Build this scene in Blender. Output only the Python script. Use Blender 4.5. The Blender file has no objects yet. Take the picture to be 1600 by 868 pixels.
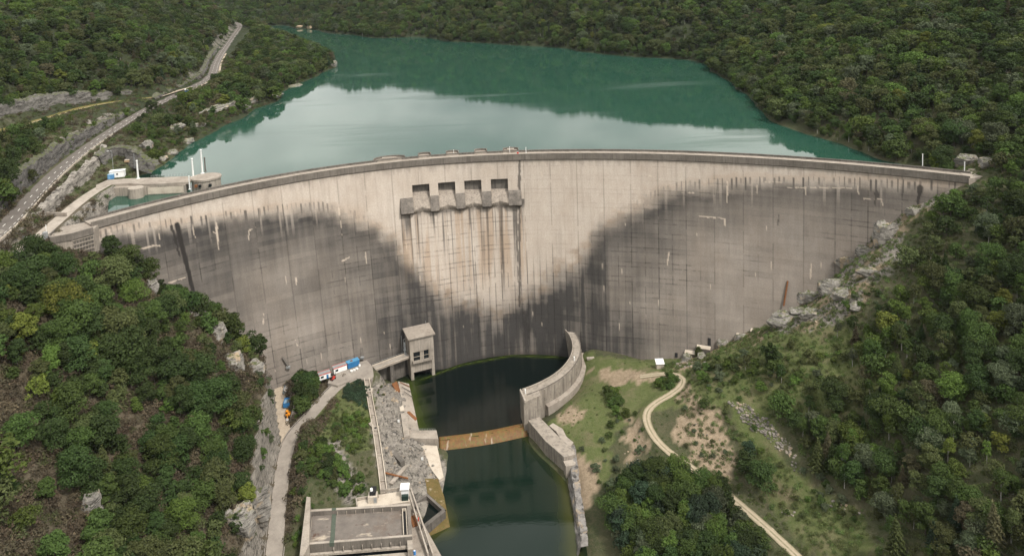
import bpy, bmesh, math, random
import numpy as np
from mathutils import Vector, Matrix

random.seed(7)
RNG = np.random.default_rng(7)
SC = bpy.context.scene
COL = SC.collection

# ------------------------------------------------------------------ camera
# pixel coordinates below are those of the 1600 x 868 photograph; they are only used to work out where things stand in metres
FPX = 1150.0; PITCH = math.radians(5.0); ROLL = math.radians(2.4); HCAM = 107.0
PX0 = 800 - 400 * math.tan(ROLL); PY0 = 34.0
_F = np.array([0, math.cos(PITCH), -math.sin(PITCH)]); _U0 = np.array([0, math.sin(PITCH), math.cos(PITCH)]); _R0 = np.array([1.0, 0, 0])
_R = math.cos(ROLL) * _R0 - math.sin(ROLL) * _U0
_U = math.cos(ROLL) * _U0 + math.sin(ROLL) * _R0
_C = np.array([0.0, 0.0, HCAM])

def ray(x, y):
    return _F + _R * (x - PX0) / FPX - _U * (y - PY0) / FPX
def P(x, y, z):
    d = ray(x, y); return _C + d * ((z - HCAM) / d[2])
def PR(p):
    d = np.asarray(p, float) - _C
    D = d @ _F
    return PX0 + FPX * (d @ _R) / D, PY0 - FPX * (d @ _U) / D, D

cam_d = bpy.data.cameras.new('camera'); cam = bpy.data.objects.new('camera', cam_d); COL.objects.link(cam)
cam_d.sensor_fit = 'HORIZONTAL'; cam_d.sensor_width = 36.0; cam_d.lens = FPX / 1600 * 36
cam_d.shift_x = (800 - PX0) / 1600; cam_d.shift_y = -(434 - PY0) / 1600
cam_d.clip_start = 1.0; cam_d.clip_end = 12000
M = Matrix.Identity(4)
for i in range(3):
    M[i][0] = _R[i]; M[i][1] = _U[i]; M[i][2] = -_F[i]; M[i][3] = _C[i]
cam.matrix_world = M
SC.camera = cam

# ------------------------------------------------------------------ light
SUN_EL, SUN_AZ = math.radians(54), math.radians(136)      # azimuth clockwise from +Y: behind the camera, to the right
world = bpy.data.worlds.new('World'); SC.world = world; world.use_nodes = True
nt = world.node_tree; nt.nodes.clear()
sky = nt.nodes.new('ShaderNodeTexSky'); sky.sky_type = 'NISHITA'; sky.sun_disc = False
sky.sun_elevation = SUN_EL; sky.sun_rotation = SUN_AZ
sky.air_density = 1.0; sky.dust_density = 7.0; sky.ozone_density = 1.0; sky.altitude = 400
hs = nt.nodes.new('ShaderNodeHueSaturation'); hs.inputs['Saturation'].default_value = 0.16; hs.inputs['Value'].default_value = 1.0
bg = nt.nodes.new('ShaderNodeBackground'); bg.inputs['Strength'].default_value = 0.15
wo = nt.nodes.new('ShaderNodeOutputWorld')
# broken high cloud over the whole sky, brightest low down
tc = nt.nodes.new('ShaderNodeTexCoord'); mp = nt.nodes.new('ShaderNodeMapping'); mp.inputs['Scale'].default_value = (1.0, 1.0, 2.6); mp.inputs['Location'].default_value = (.35, .1, 0)
cn = nt.nodes.new('ShaderNodeTexNoise'); cn.inputs['Scale'].default_value = 2.6; cn.inputs['Detail'].default_value = 6; cn.inputs['Roughness'].default_value = .55
cr = nt.nodes.new('ShaderNodeValToRGB'); cr.color_ramp.elements[0].position = .34; cr.color_ramp.elements[1].position = .62
cm = nt.nodes.new('ShaderNodeMix'); cm.data_type = 'RGBA'; cm.inputs[7].default_value = (9.4, 9.3, 8.8, 1)
nt.links.new(tc.outputs['Generated'], mp.inputs[0]); nt.links.new(mp.outputs[0], cn.inputs['Vector']); nt.links.new(cn.outputs['Fac'], cr.inputs[0]); nt.links.new(cr.outputs[0], cm.inputs[0])
nt.links.new(sky.outputs[0], hs.inputs['Color']); nt.links.new(hs.outputs[0], cm.inputs[6]); nt.links.new(cm.outputs[2], bg.inputs['Color']); nt.links.new(bg.outputs[0], wo.inputs['Surface'])
sun_d = bpy.data.lights.new('sun', 'SUN'); sun_d.energy = 2.6; sun_d.angle = math.radians(6); sun_d.color = (1.0, 0.94, 0.86)
sun = bpy.data.objects.new('sun', sun_d); COL.objects.link(sun)
_sd = Vector((math.sin(SUN_AZ) * math.cos(SUN_EL), math.cos(SUN_AZ) * math.cos(SUN_EL), math.sin(SUN_EL)))
sun.rotation_euler = (-_sd).to_track_quat('-Z', 'Y').to_euler()
vs = SC.view_settings; vs.view_transform = 'Standard'; vs.look = 'None'; vs.exposure = 0.40; vs.gamma = 1.0; vs.use_curve_mapping = False
SC.cycles.max_bounces = 5; SC.cycles.diffuse_bounces = 3; SC.cycles.glossy_bounces = 3; SC.cycles.transmission_bounces = 2; SC.cycles.transparent_max_bounces = 4
SC.cycles.caustics_reflective = False; SC.cycles.caustics_refractive = False

# ------------------------------------------------------------------ helpers
def hash2(ix, iy, seed):
    h = (ix.astype(np.int64) * 374761393 + iy.astype(np.int64) * 668265263 + seed * 144665) & 0x7fffffff
    h = ((h ^ (h >> 13)) * 1274126177) & 0x7fffffff
    h = h ^ (h >> 16)
    return (h & 0xffff) / 65535.0
def vnoise(x, y, seed=0):
    x = np.asarray(x, float); y = np.asarray(y, float)
    ix = np.floor(x); iy = np.floor(y); fx = x - ix; fy = y - iy
    fx = fx * fx * (3 - 2 * fx); fy = fy * fy * (3 - 2 * fy)
    a = hash2(ix, iy, seed); b = hash2(ix + 1, iy, seed); c = hash2(ix, iy + 1, seed); d = hash2(ix + 1, iy + 1, seed)
    return (a * (1 - fx) + b * fx) * (1 - fy) + (c * (1 - fx) + d * fx) * fy
def fbm(x, y, seed=0, octv=4):
    s = 0; a = 1.0; t = 0
    for k in range(octv):
        s = s + a * vnoise(x * 2 ** k, y * 2 ** k, seed + 17 * k); t += a; a *= 0.5
    return s / t
def sstep(a, b, x):
    t = np.clip((x - a) / (b - a), 0, 1); return t * t * (3 - 2 * t)
def inpoly(x, y, poly):
    x = np.asarray(x, float); y = np.asarray(y, float); r = np.zeros(x.shape, bool); n = len(poly)
    for i in range(n):
        x0, y0 = poly[i][:2]; x1, y1 = poly[(i + 1) % n][:2]
        if y0 == y1: continue
        c = ((y0 > y) != (y1 > y)) & (x < (x1 - x0) * (y - y0) / (y1 - y0) + x0); r ^= c
    return r
def dist_poly(x, y, pts):
    """distance to a 3-D polyline seen from above, the height of its nearest point, arc length there"""
    pts = np.asarray(pts, float); best = np.full(np.shape(x), 1e9); bz = np.zeros(np.shape(x)); bs = np.zeros(np.shape(x)); s0 = 0.0
    for a, b in zip(pts[:-1], pts[1:]):
        dx, dy = b[0] - a[0], b[1] - a[1]; L2 = dx * dx + dy * dy + 1e-9
        t = np.clip(((x - a[0]) * dx + (y - a[1]) * dy) / L2, 0, 1)
        d = np.hypot(x - a[0] - t * dx, y - a[1] - t * dy); m = d < best
        best = np.where(m, d, best); bz = np.where(m, a[2] + t * (b[2] - a[2]), bz); bs = np.where(m, s0 + t * math.sqrt(L2), bs); s0 += math.sqrt(L2)
    return best, bz, bs
def smooth_line(pts, step=2.0, it=2):
    pts = np.asarray(pts, float)
    for _ in range(it):
        q = [pts[0]]
        for a, b in zip(pts[:-1], pts[1:]): q += [a * .75 + b * .25, a * .25 + b * .75]
        q.append(pts[-1]); pts = np.array(q)
    L = np.r_[0, np.cumsum(np.linalg.norm(np.diff(pts[:, :2], axis=0), axis=1))]
    n = max(2, int(L[-1] / step)); t = np.linspace(0, L[-1], n + 1)
    return np.c_[[np.interp(t, L, pts[:, k]) for k in range(pts.shape[1])]].T
def offset_line(pts, w):
    pts = np.asarray(pts, float); t = np.gradient(pts[:, :2], axis=0); t /= np.linalg.norm(t, axis=1)[:, None] + 1e-9
    q = pts.copy(); q[:, 0] += -t[:, 1] * w; q[:, 1] += t[:, 0] * w; return q      # +w = to the left of travel

def link(name, me, mat=None, parent=None):
    o = bpy.data.objects.new(name, me); COL.objects.link(o)
    if mat is not None:
        for m in (mat if isinstance(mat, (list, tuple)) else [mat]): me.materials.append(m)
    if parent is not None: o.parent = parent
    return o
def tag(o, label=None, cat=None, group=None, kind=None):
    if label: o['label'] = label
    if cat: o['category'] = cat
    if group: o['group'] = group
    if kind: o['kind'] = kind
    return o
def empty(name, loc, label=None, cat=None, group=None):
    o = bpy.data.objects.new(name, None); COL.objects.link(o); o.location = Vector([float(c) for c in loc]); o.empty_display_size = 0.5
    return tag(o, label, cat, group)
def np_mesh(name, V, Q, smooth=False):
    """mesh from an array of points and an array of quads or triangles"""
    V = np.asarray(V, np.float32); Q = np.asarray(Q, np.int32); k = Q.shape[1]
    me = bpy.data.meshes.new(name); me.vertices.add(len(V)); me.vertices.foreach_set('co', V.ravel())
    me.loops.add(Q.size); me.loops.foreach_set('vertex_index', Q.ravel())
    me.polygons.add(len(Q)); me.polygons.foreach_set('loop_start', np.arange(0, Q.size, k, dtype=np.int32))
    me.polygons.foreach_set('use_smooth', np.full(len(Q), smooth, bool))
    me.update(calc_edges=True); me.validate(); return me
def grid_quads(nu, nv):
    i = np.arange(nu * nv).reshape(nu, nv)
    return np.c_[i[:-1, :-1].ravel(), i[1:, :-1].ravel(), i[1:, 1:].ravel(), i[:-1, 1:].ravel()]

class MB:
    """collects shapes into one mesh"""
    def __init__(s): s.v = []; s.f = []
    def add(s, v, f):
        n = len(s.v); s.v += [tuple(float(c) for c in p) for p in v]; s.f += [tuple(n + i for i in q) for q in f]; return s
    def prism(s, poly, z0, z1):
        """poly: xy points; z0/z1 numbers or lists"""
        n = len(poly); a = [z0] * n if np.isscalar(z0) else z0; b = [z1] * n if np.isscalar(z1) else z1
        A = sum(poly[i][0] * poly[(i + 1) % n][1] - poly[(i + 1) % n][0] * poly[i][1] for i in range(n))
        if A < 0: poly = list(poly)[::-1]; a = list(a)[::-1]; b = list(b)[::-1]
        v = [(p[0], p[1], z) for p, z in zip(poly, a)] + [(p[0], p[1], z) for p, z in zip(poly, b)]
        f = [tuple(range(n))[::-1], tuple(range(n, 2 * n))] + [(i, (i + 1) % n, n + (i + 1) % n, n + i) for i in range(n)]
        return s.add(v, f)
    def box(s, c, sz, rot=0.0):
        """centre of the base, size, turn about z"""
        ca, sa = math.cos(rot), math.sin(rot); x, y = sz[0] / 2, sz[1] / 2
        return s.prism([(c[0] + ca * a - sa * b, c[1] + sa * a + ca * b) for a, b in ((-x, -y), (x, -y), (x, y), (-x, y))], c[2], c[2] + sz[2])
    def beam(s, p, q, w, h):
        """bar of rectangular section from p to q (points on its lower axis)"""
        p = Vector([float(c) for c in p]); q = Vector([float(c) for c in q]); d = (q - p); n = Vector((-d.y, d.x, 0))
        n = n.normalized() * (w / 2) if n.length > 1e-6 else Vector((w / 2, 0, 0)); up = Vector((0, 0, h)) if abs(d.z) < 0.9 * d.length else Vector((0, h, 0))
        v = [p - n, p + n, p + n + up, p - n + up, q - n, q + n, q + n + up, q - n + up]
        return s.add(v, [(0, 1, 2, 3), (7, 6, 5, 4), (0, 4, 5, 1), (1, 5, 6, 2), (2, 6, 7, 3), (3, 7, 4, 0)])
    def tube(s, p, q, r0, r1=None, n=8):
        r1 = r0 if r1 is None else r1; p = Vector([float(c) for c in p]); q = Vector([float(c) for c in q]); d = (q - p).normalized()
        a = d.cross(Vector((0, 0, 1))) if abs(d.z) < 0.95 else d.cross(Vector((1, 0, 0))); a.normalize(); b = d.cross(a)
        v = []
        for c, r in ((p, r0), (q, r1)):
            for i in range(n): t = 2 * math.pi * i / n; v.append(c + a * (r * math.cos(t)) + b * (r * math.sin(t)))
        return s.add(v, [(i, i + n, (i + 1) % n + n, (i + 1) % n) for i in range(n)] + [tuple(range(n)), tuple(range(2 * n - 1, n - 1, -1))])
    def sweep(s, line, prof, closed=True):
        """profile points (outward to the left, up) carried along a 3-D line"""
        line = np.asarray(line, float); t = np.gradient(line[:, :2], axis=0); t /= np.linalg.norm(t, axis=1)[:, None] + 1e-9
        m = len(prof); v = []
        for p, d in zip(line, t):
            for a, b in prof: v.append((p[0] - d[1] * a, p[1] + d[0] * a, p[2] + b))
        f = []; n = len(line)
        for i in range(n - 1):
            for j in range(m if closed else m - 1):
                k = (j + 1) % m; f.append((i * m + j, (i + 1) * m + j, (i + 1) * m + k, i * m + k))
        if closed: f += [tuple(range(m)), tuple(range((n - 1) * m, n * m))[::-1]]
        return s.add(v, f)
    def build(s, name, mat, parent=None, smooth=False, bevel=0.0):
        off = parent.location if parent is not None else Vector((0, 0, 0))
        pp = parent.parent if parent is not None else None
        while pp is not None: off = off + pp.location; pp = pp.parent
        me = bpy.data.meshes.new(name); me.from_pydata([tuple(Vector(v) - off) for v in s.v], [], s.f)
        bm = bmesh.new(); bm.from_mesh(me); bmesh.ops.recalc_face_normals(bm, faces=bm.faces)
        if bevel: bmesh.ops.bevel(bm, geom=[e for e in bm.edges if len(e.link_faces) == 2 and e.calc_face_angle(0) > 0.6], offset=bevel, segments=1, affect='EDGES', clamp_overlap=True)
        bm.to_mesh(me); bm.free()
        if smooth: me.polygons.foreach_set('use_smooth', [True] * len(me.polygons))
        return link(name, me, mat, parent)

# ------------------------------------------------------------------ materials
MATS = {}
def new_mat(name):
    m = bpy.data.materials.new(name); m.use_nodes = True; t = m.node_tree; t.nodes.clear(); MATS[name] = m
    out = t.nodes.new('ShaderNodeOutputMaterial'); b = t.nodes.new('ShaderNodeBsdfPrincipled'); t.links.new(b.outputs[0], out.inputs['Surface'])
    b.inputs['Roughness'].default_value = 0.85; b.inputs['Specular IOR Level'].default_value = 0.25
    return m, t, b
def N(t, typ, **kw):
    n = t.nodes.new(typ)
    for k, v in kw.items():
        if k.startswith('i_'): n.inputs[k[2:].replace('_', ' ')].default_value = v
        else: setattr(n, k, v)
    return n
def noise(t, vec, scale, detail=4, rough=0.6):
    n = N(t, 'ShaderNodeTexNoise'); n.inputs['Scale'].default_value = scale; n.inputs['Detail'].default_value = detail; n.inputs['Roughness'].default_value = rough
    if vec is not None: t.links.new(vec, n.inputs['Vector'])
    return n.outputs['Fac']
def ramp(t, fac, a, b, ca=(0, 0, 0, 1), cb=(1, 1, 1, 1)):
    r = N(t, 'ShaderNodeValToRGB'); e = r.color_ramp.elements; e[0].position = a; e[1].position = b; e[0].color = ca; e[1].color = cb
    t.links.new(fac, r.inputs[0]); return r.outputs[0]
def mix(t, fac, a, b, mode='MIX'):
    m = N(t, 'ShaderNodeMix', data_type='RGBA', blend_type=mode)
    for v, s in ((fac, m.inputs[0]), (a, m.inputs[6]), (b, m.inputs[7])):
        if isinstance(v, (int, float)): s.default_value = v
        elif isinstance(v, tuple): s.default_value = v if len(v) == 4 else v + (1,)
        else: t.links.new(v, s)
    return m.outputs[2]
def mth(t, op, a, b=None):
    m = N(t, 'ShaderNodeMath', operation=op)
    for v, s in ((a, m.inputs[0]), (b, m.inputs[1])):
        if v is None: continue
        if isinstance(v, (int, float)): s.default_value = v
        else: t.links.new(v, s)
    return m.outputs[0]
def scaled(t, vec, s):
    m = N(t, 'ShaderNodeMapping'); m.inputs['Scale'].default_value = s; t.links.new(vec, m.inputs[0]); return m.outputs[0]
def bump(t, b, h, strength=0.5, dist=0.1):
    n = N(t, 'ShaderNodeBump'); n.inputs['Strength'].default_value = strength; n.inputs['Distance'].default_value = dist
    t.links.new(h, n.inputs['Height']); t.links.new(n.outputs[0], b.inputs['Normal'])
def pos(t): return N(t, 'ShaderNodeNewGeometry').outputs['Position']
def wnormz(t):
    s = N(t, 'ShaderNodeSeparateXYZ'); t.links.new(N(t, 'ShaderNodeNewGeometry').outputs['True Normal'], s.inputs[0]); return s.outputs['Z']
def attr(t, name): return N(t, 'ShaderNodeAttribute', attribute_name=name)

def weathered(name, c, c2, stain, scale=0.25, amount=0.6, rough=0.9, streak=True, bmp=0.25):
    """concrete, stone, tarmac: two tones in patches, darker dirt, drips on steep faces"""
    m, t, b = new_mat(name); p = pos(t)
    base = mix(t, ramp(t, noise(t, p, scale, 5, 0.65), 0.35, 0.65), c, c2)
    d = ramp(t, noise(t, p, scale * 2.7, 6, 0.7), 0.48, 0.72)
    if streak:
        s = ramp(t, noise(t, scaled(t, p, (1.2, 1.2, 0.07)), 1.0, 4, 0.6), 0.45, 0.7)
        steep = ramp(t, wnormz(t), 0.2, 0.7, (1, 1, 1, 1), (0, 0, 0, 1))
        d = mix(t, 1.0, d, mix(t, 1.0, s, steep, 'MULTIPLY'), 'LIGHTEN')
    d2 = mth(t, 'MULTIPLY', d, amount)
    base = mix(t, d2, base, stain)
    fine = ramp(t, noise(t, p, 3.1, 5, 0.7), 0.25, 0.75, (0.78, 0.78, 0.78, 1), (1.12, 1.12, 1.12, 1))
    base = mix(t, 1.0, base, fine, 'MULTIPLY')
    t.links.new(base, b.inputs['Base Color']); b.inputs['Roughness'].default_value = rough
    if bmp: bump(t, b, noise(t, p, 2.0, 5, 0.7), bmp, 0.15)
    return m
def plain(name, c, rough=0.6, metal=0.0, var=0.2):
    m, t, b = new_mat(name); p = pos(t)
    f = ramp(t, noise(t, p, 1.6, 4, 0.7), 0.3, 0.7, (1 - var, 1 - var, 1 - var, 1), (1 + var * .4,) * 3 + (1,))
    t.links.new(mix(t, 1.0, c + (1,), f, 'MULTIPLY'), b.inputs['Base Color']); b.inputs['Roughness'].default_value = rough; b.inputs['Metallic'].default_value = metal
    return m
# ------------------------------------------------------------------ the dam's shape (metres; z = 0 at the top of the crest parapet)
LAKE_Z = -6.0; POOL_Z = -104.5; TAIL_Z = -107.0
_cr = np.array([P(x, y, 0)[:2] for x, y in [(145, 346), (220, 324.5), (300, 306), (450, 276), (600, 254), (700, 246), (800, 239), (900, 238), (1000, 239), (1100, 242.5), (1200, 248), (1350, 257), (1430, 264), (1500, 274)]])
_pc = np.polyfit(_cr[:, 0] / 200, _cr[:, 1], 4)
CX0, CX1 = _cr[0, 0] - 1, _cr[-1, 0] + 4
_tx = np.linspace(CX0, CX1, 4000); _ty = np.polyval(_pc, _tx / 200)
_ts = np.r_[0, np.cumsum(np.hypot(np.diff(_tx), np.diff(_ty)))]; CREST_L = _ts[-1]
def crest(s):
    x = np.interp(s, _ts, _tx); y = np.polyval(_pc, x / 200); k = np.polyval(np.polyder(_pc), x / 200) / 200
    q = np.sqrt(1 + k * k); return x, y, k / q, -1 / q                   # point and normal pointing downstream
def face(s, d, out=0.0):
    """point of the downstream face at arc length s, depth d below the crest"""
    x, y, nx, ny = crest(s)
    B = 18 + 9 * np.clip(((x - 5) / 45) ** 2, 0, 1)
    o = B * (np.clip(d, 0, None) / 105) ** 1.25 + out
    return x + nx * o, y + ny * o, -d + 0 * x
_gs = np.linspace(0, CREST_L, 900); _gd = np.linspace(0, 112, 500)
_GS, _GD = np.meshgrid(_gs, _gd, indexing='ij')
_gx, _gy, _gz = face(_GS, _GD)
_gp = np.stack([_gx, _gy, _gz], -1) - _C
_gu = PX0 + FPX * (_gp @ _R) / (_gp @ _F); _gv = PY0 - FPX * (_gp @ _U) / (_gp @ _F)
def SD(x, y):
    """photograph pixel on the dam's face -> (s, d)"""
    i = np.argmin((_gu - x) ** 2 + (_gv - y) ** 2); return _GS.flat[i], _GD.flat[i]
def FP(x, y, out=0.0):
    s, d = SD(x, y); return np.array([float(c) for c in face(s, d, out)])

# ------------------------------------------------------------------ roads (centre lines in metres)
ROAD = smooth_line([P(x, y, z) for x, y, z in [(-130, 455, 2.5), (-60, 405, 2.7), (3, 362, 3), (66, 290, 3.5), (115, 246, 4), (170, 207, 5), (225, 173, 6), (280, 146, 7), (318, 128, 8), (333, 116, 9), (336, 101, 11), (345, 84, 14), (356, 68, 18), (367, 52, 23), (375, 42, 28), (371, 36, 31), (350, 33, 33)]], 3.0)
ACCESS = smooth_line([P(x, y, z) for x, y, z in [(418, 960, -98), (428, 868, -97.5), (436, 780, -97), (444, 715, -96.6), (456, 680, -96), (485, 650, -95.2), (510, 620, -94.4), (530, 600, -93.8), (556, 587, -93.2), (578, 581, -93)]], 2.0)
YARD = smooth_line([P(x, y, z) for x, y, z in [(450, 695, -96.4), (442, 660, -96), (438, 620, -95.6), (435, 588, -95)]], 2.0)
TRACK = smooth_line([P(x, y, z) for x, y, z in [(1000, 588, -92.6), (1030, 584, -91), (1052, 583, -89.3), (1067, 590, -88.5), (1066, 602, -88.5), (1048, 616, -89.2), (1022, 630, -90.4), (1009, 645, -91.3), (1012, 665, -92.2), (1026, 688, -93), (1050, 710, -93.8), (1082, 731, -94.6), (1120, 758, -95), (1165, 795, -94.5), (1205, 830, -94), (1245, 868, -94), (1300, 920, -94)]], 2.0)
RAMP = smooth_line([P(x, y, z) for x, y, z in [(-60, 450, -3.2), (20, 400, -2.4), (52, 378, -2), (90, 345, -1), (120, 318, -0.6), (150, 297, -0.6), (175, 284, -0.6), (205, 281, -0.6)]], 2.0)
TERRACE = smooth_line([P(x, y, z) for x, y, z in [(-90, 225, 17), (0, 205, 15), (60, 187, 14), (130, 167, 13), (185, 158, 11), (240, 152, 8.6)]], 4.0)

# ------------------------------------------------------------------ terrain: control points, smooth surface through them
cp = []
def A(*pts):
    for p in pts: cp.append(tuple(float(c) for c in p))
def AP(*pts):
    for p in pts: cp.append(tuple(P(*p)))
# left bank below the dam: cross sections (x, z) at several distances
for Y, sec in {150: [(-60, -104), (-84, -99), (-92, -84), (-120, -45), (-150, -20), (-185, -4), (-225, 20)],
               200: [(-62, -104), (-84, -98), (-94, -84), (-140, -42), (-165, -22), (-186, -4), (-215, 8)],
               250: [(-84, -97), (-98, -80), (-118, -60), (-140, -40), (-160, -23), (-178, -8)],
               280: [(-87, -96.8), (-99, -80), (-115, -63), (-138, -41), (-160, -22), (-178, -7)],
               310: [(-89, -96.3), (-101, -82), (-117, -66), (-138, -44), (-158, -27), (-172, -12)],
               332: [(-93, -96), (-104, -88), (-117, -76), (-131, -60)]}.items():
    A(*[(x, Y, z) for x, z in sec])
for x, y, dz in [(152, 412, 0), (205, 437, 0), (250, 466, 0), (300, 495, 0), (345, 548, 0), (390, 573, 0), (428, 594, 0)]:
    q = FP(x, y); A((q[0], q[1] - 1, q[2] - 2), (q[0] - 4, q[1] + 14, q[2] - 2))
AP((75, 388, -5), (40, 405, -4.5), (0, 432, -5), (-60, 480, -6), (110, 392, -9))
# right bank below the dam
for Y, sec in {120: [(10, -107), (40, -103), (100, -92), (130, -70), (160, -45), (220, -5)],
               200: [(12, -109), (28, -105), (45, -101), (90, -94), (112, -82), (140, -58), (180, -28), (240, 8)],
               250: [(12, -110), (24, -106.5), (40, -99.5), (90, -94.5), (110, -82), (140, -58), (180, -28), (225, 2)],
               280: [(22, -106), (42, -99), (66, -94.5), (86, -88), (112, -70), (150, -43), (190, -18), (225, 4)],
               300: [(24, -102), (40, -98), (60, -92.5), (72, -89), (86, -80), (105, -68), (140, -46), (180, -20), (220, 1)],
               325: [(30, -98), (50, -95), (75, -89), (95, -80), (130, -60), (160, -38), (195, -12), (225, 4)]}.items():
    A(*[(x, Y, z) for x, z in sec])
AP((920, 545, -97), (950, 600, -98), (930, 570, -97.5), (900, 640, -99), (920, 690, -99.5), (960, 560, -95), (1000, 562, -93), (1040, 578, -90), (860, 655, -101))
for x, y in [(1000, 558), (1060, 556), (1110, 543), (1160, 520), (1200, 505), (1230, 480), (1290, 440), (1330, 400), (1370, 352), (1410, 335), (1450, 308), (1500, 284)]:
    q = FP(x, y); A((q[0], q[1] - 1, q[2] - 1.5), (q[0] + 4, q[1] + 14, q[2] - 1.5))
A((214, 318, -2), (226, 330, 2), (232, 345, 4))
# river bed, works area between road and pool
A((-20, 330, -116), (0, 350, -116), (15, 345, -116), (-28, 345, -113), (-5, 280, -116), (5, 250, -116), (-10, 220, -116), (-20, 160, -116), (-30, 200, -114), (-30, 150, -112))
AP((640, 600, -105), (655, 606, -108), (668, 640, -108), (678, 670, -108), (643, 625, -104.5), (652, 655, -105.5), (692, 706, -106), (694, 760, -107), (700, 800, -107.5), (706, 820, -108))
AP((500, 640, -95), (530, 640, -92.5), (520, 690, -90), (545, 700, -91), (490, 740, -93), (530, 750, -93), (480, 790, -96), (570, 610, -93.5), (575, 680, -94.5), (572, 760, -96.5),
   (600, 610, -96.5), (620, 640, -99.5), (610, 680, -98.5), (640, 700, -101.5), (620, 740, -100), (660, 750, -103.5), (600, 770, -98.5), (633, 655, -102.2))
AP((455, 868, -97.5), (462, 800, -97), (462, 620, -96.5), (470, 640, -96.2))
# dam base inside the body, bed of the lake
A((-60, 398, -114), (0, 405, -116), (40, 400, -112), (90, 392, -90), (-120, 378, -80), (140, 374, -70), (-100, 480, -70), (0, 500, -90), (90, 470, -70), (-30, 385, -116), (20, 386, -116), (-48, 372, -112), (0, 440, -110), (0, 700, -45), (-40, 900, -45), (90, 640, -40), (-150, 1050, -40), (60, 850, -40))
# left shore and the road above it
for x, y in [(165, 312), (240, 268), (260, 255), (300, 224), (345, 198), (400, 170), (450, 140), (500, 118), (526, 105)]:
    q = P(x, y, LAKE_Z); A(q, (q[0] + 16, q[1] + 2, -16))
AP((345, 160, 6), (400, 140, 5), (300, 185, 4), (260, 205, 3), (230, 235, 1), (430, 105, 8), (480, 95, 4), (420, 80, 15), (450, 62, 14), (490, 80, 8), (400, 45, 26), (500, 92, 3))
A((-290, 920, 14), (-240, 860, 10), (-330, 960, 20), (-300, 1010, -6), (-240, 940, -6), (-200, 840, -8), (-380, 1080, -10), (-450, 1180, 0), (-330, 1150, -20), (-250, 1000, -16))
for q in ROAD[::9]: A(q)
for q in offset_line(ROAD, -5)[::18]: A((q[0], q[1], q[2] - 0.3))
left = offset_line(ROAD, 6)[::7]; hi = offset_line(ROAD, 11)[::7]
for k, (a, b) in enumerate(zip(left, hi)):
    n = len(left); h = 9 if k < n * 0.52 else 7
    A((a[0], a[1], a[2] + .3), (b[0], b[1], b[2] + h))
for q in TERRACE[::6]: A((q[0], q[1], q[2]))
c0 = offset_line(TERRACE, 8)[::6]; c1 = offset_line(TERRACE, 13)[::6]
for k, (a, b) in enumerate(zip(c0, c1)): A((a[0], a[1], a[2] + .6), (b[0], b[1], b[2] + 13 - 5 * k / len(c0)))
A((-420, 470, 95), (-330, 420, 62), (-300, 330, 45), (-330, 260, 60), (-450, 600, 105), (-380, 620, 72), (-340, 720, 52), (-420, 760, 92), (-480, 850, 110), (-400, 900, 66), (-450, 1000, 80), (-430, 1060, 52),
  (-600, 500, 160), (-650, 800, 170), (-700, 1000, 160), (-550, 1150, 70), (-260, 180, 30), (-320, 150, 60), (-500, 250, 130), (-800, 600, 190), (-640, 1300, 60), (-800, 1200, 150))
# right shore and hillside
for x, y in [(1440, 262), (1380, 250), (1300, 220), (1240, 203), (1200, 188), (1180, 165), (1150, 140), (1110, 112), (1095, 98), (1000, 90), (900, 80), (800, 71), (700, 65), (600, 60), (540, 54), (480, 46), (440, 40)]:
    q = P(x, y, LAKE_Z); A((q[0], q[1], LAKE_Z + .3)); dx, dy = (-18, -4) if x > 1080 else (-4, -22); A((q[0] + dx, q[1] + dy, -18))
    ux, uy = (1, .15) if x > 1120 else (.8, .6) if x > 1080 else (.1, 1)
    for dd, z in ((60, 18), (150, 52), (300, 105), (520, 170)):
        A((q[0] + ux * dd, q[1] + uy * dd, z))
A((270, 350, 18), (330, 400, 38), (300, 300, 30), (360, 250, 70), (300, 200, 40), (420, 420, 72), (500, 300, 130), (300, 120, 45), (-700, 1500, 60), (-900, 1800, 170), (-400, 1900, 210), (200, 1700, 220), (800, 900, 210), (900, 500, 230), (700, 150, 190))
A((-1500, 300, 260), (-1500, 1500, 280), (-1500, 3200, 300), (0, 3200, 330), (1500, 3200, 300), (1600, 1500, 300), (1600, 300, 280), (-900, -300, 160), (900, -300, 160), (0, -300, -110), (-1500, -300, 200), (1500, -300, 220), (-120, -100, -60), (140, -100, -60), (0, 0, -112), (-200, 50, 10), (220, 50, 5), (-400, 0, 90), (450, 0, 90))
cp = np.array(cp)
# drop near-duplicates so that the solve stays well behaved
_keep = []
for i in range(len(cp)):
    if all((cp[i, 0] - cp[j, 0]) ** 2 + (cp[i, 1] - cp[j, 1]) ** 2 > 9 for j in _keep): _keep.append(i)
cp = cp[_keep]
def _ker(d): return d
_D = np.hypot(cp[:, None, 0] - cp[None, :, 0], cp[:, None, 1] - cp[None, :, 1])
_n = len(cp); _A = np.zeros((_n + 3, _n + 3)); _A[:_n, :_n] = _ker(_D) - 1.0 * np.eye(_n); _A[:_n, _n] = 1; _A[:_n, _n + 1:] = cp[:, :2] / 100; _A[_n, :_n] = 1; _A[_n + 1:, :_n] = cp[:, :2].T / 100
_w = np.linalg.solve(_A, np.r_[cp[:, 2], 0, 0, 0])
def rbf(x, y):
    x = np.asarray(x, float); y = np.asarray(y, float); sh = x.shape; x = x.ravel(); y = y.ravel(); r = np.empty(len(x))
    for i in range(0, len(x), 20000):
        a, b = x[i:i + 20000], y[i:i + 20000]
        r[i:i + 20000] = _ker(np.hypot(a[:, None] - cp[None, :, 0], b[:, None] - cp[None, :, 1])) @ _w[:_n] + _w[_n] + (a * _w[_n + 1] + b * _w[_n + 2]) / 100
    return r.reshape(sh)

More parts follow.
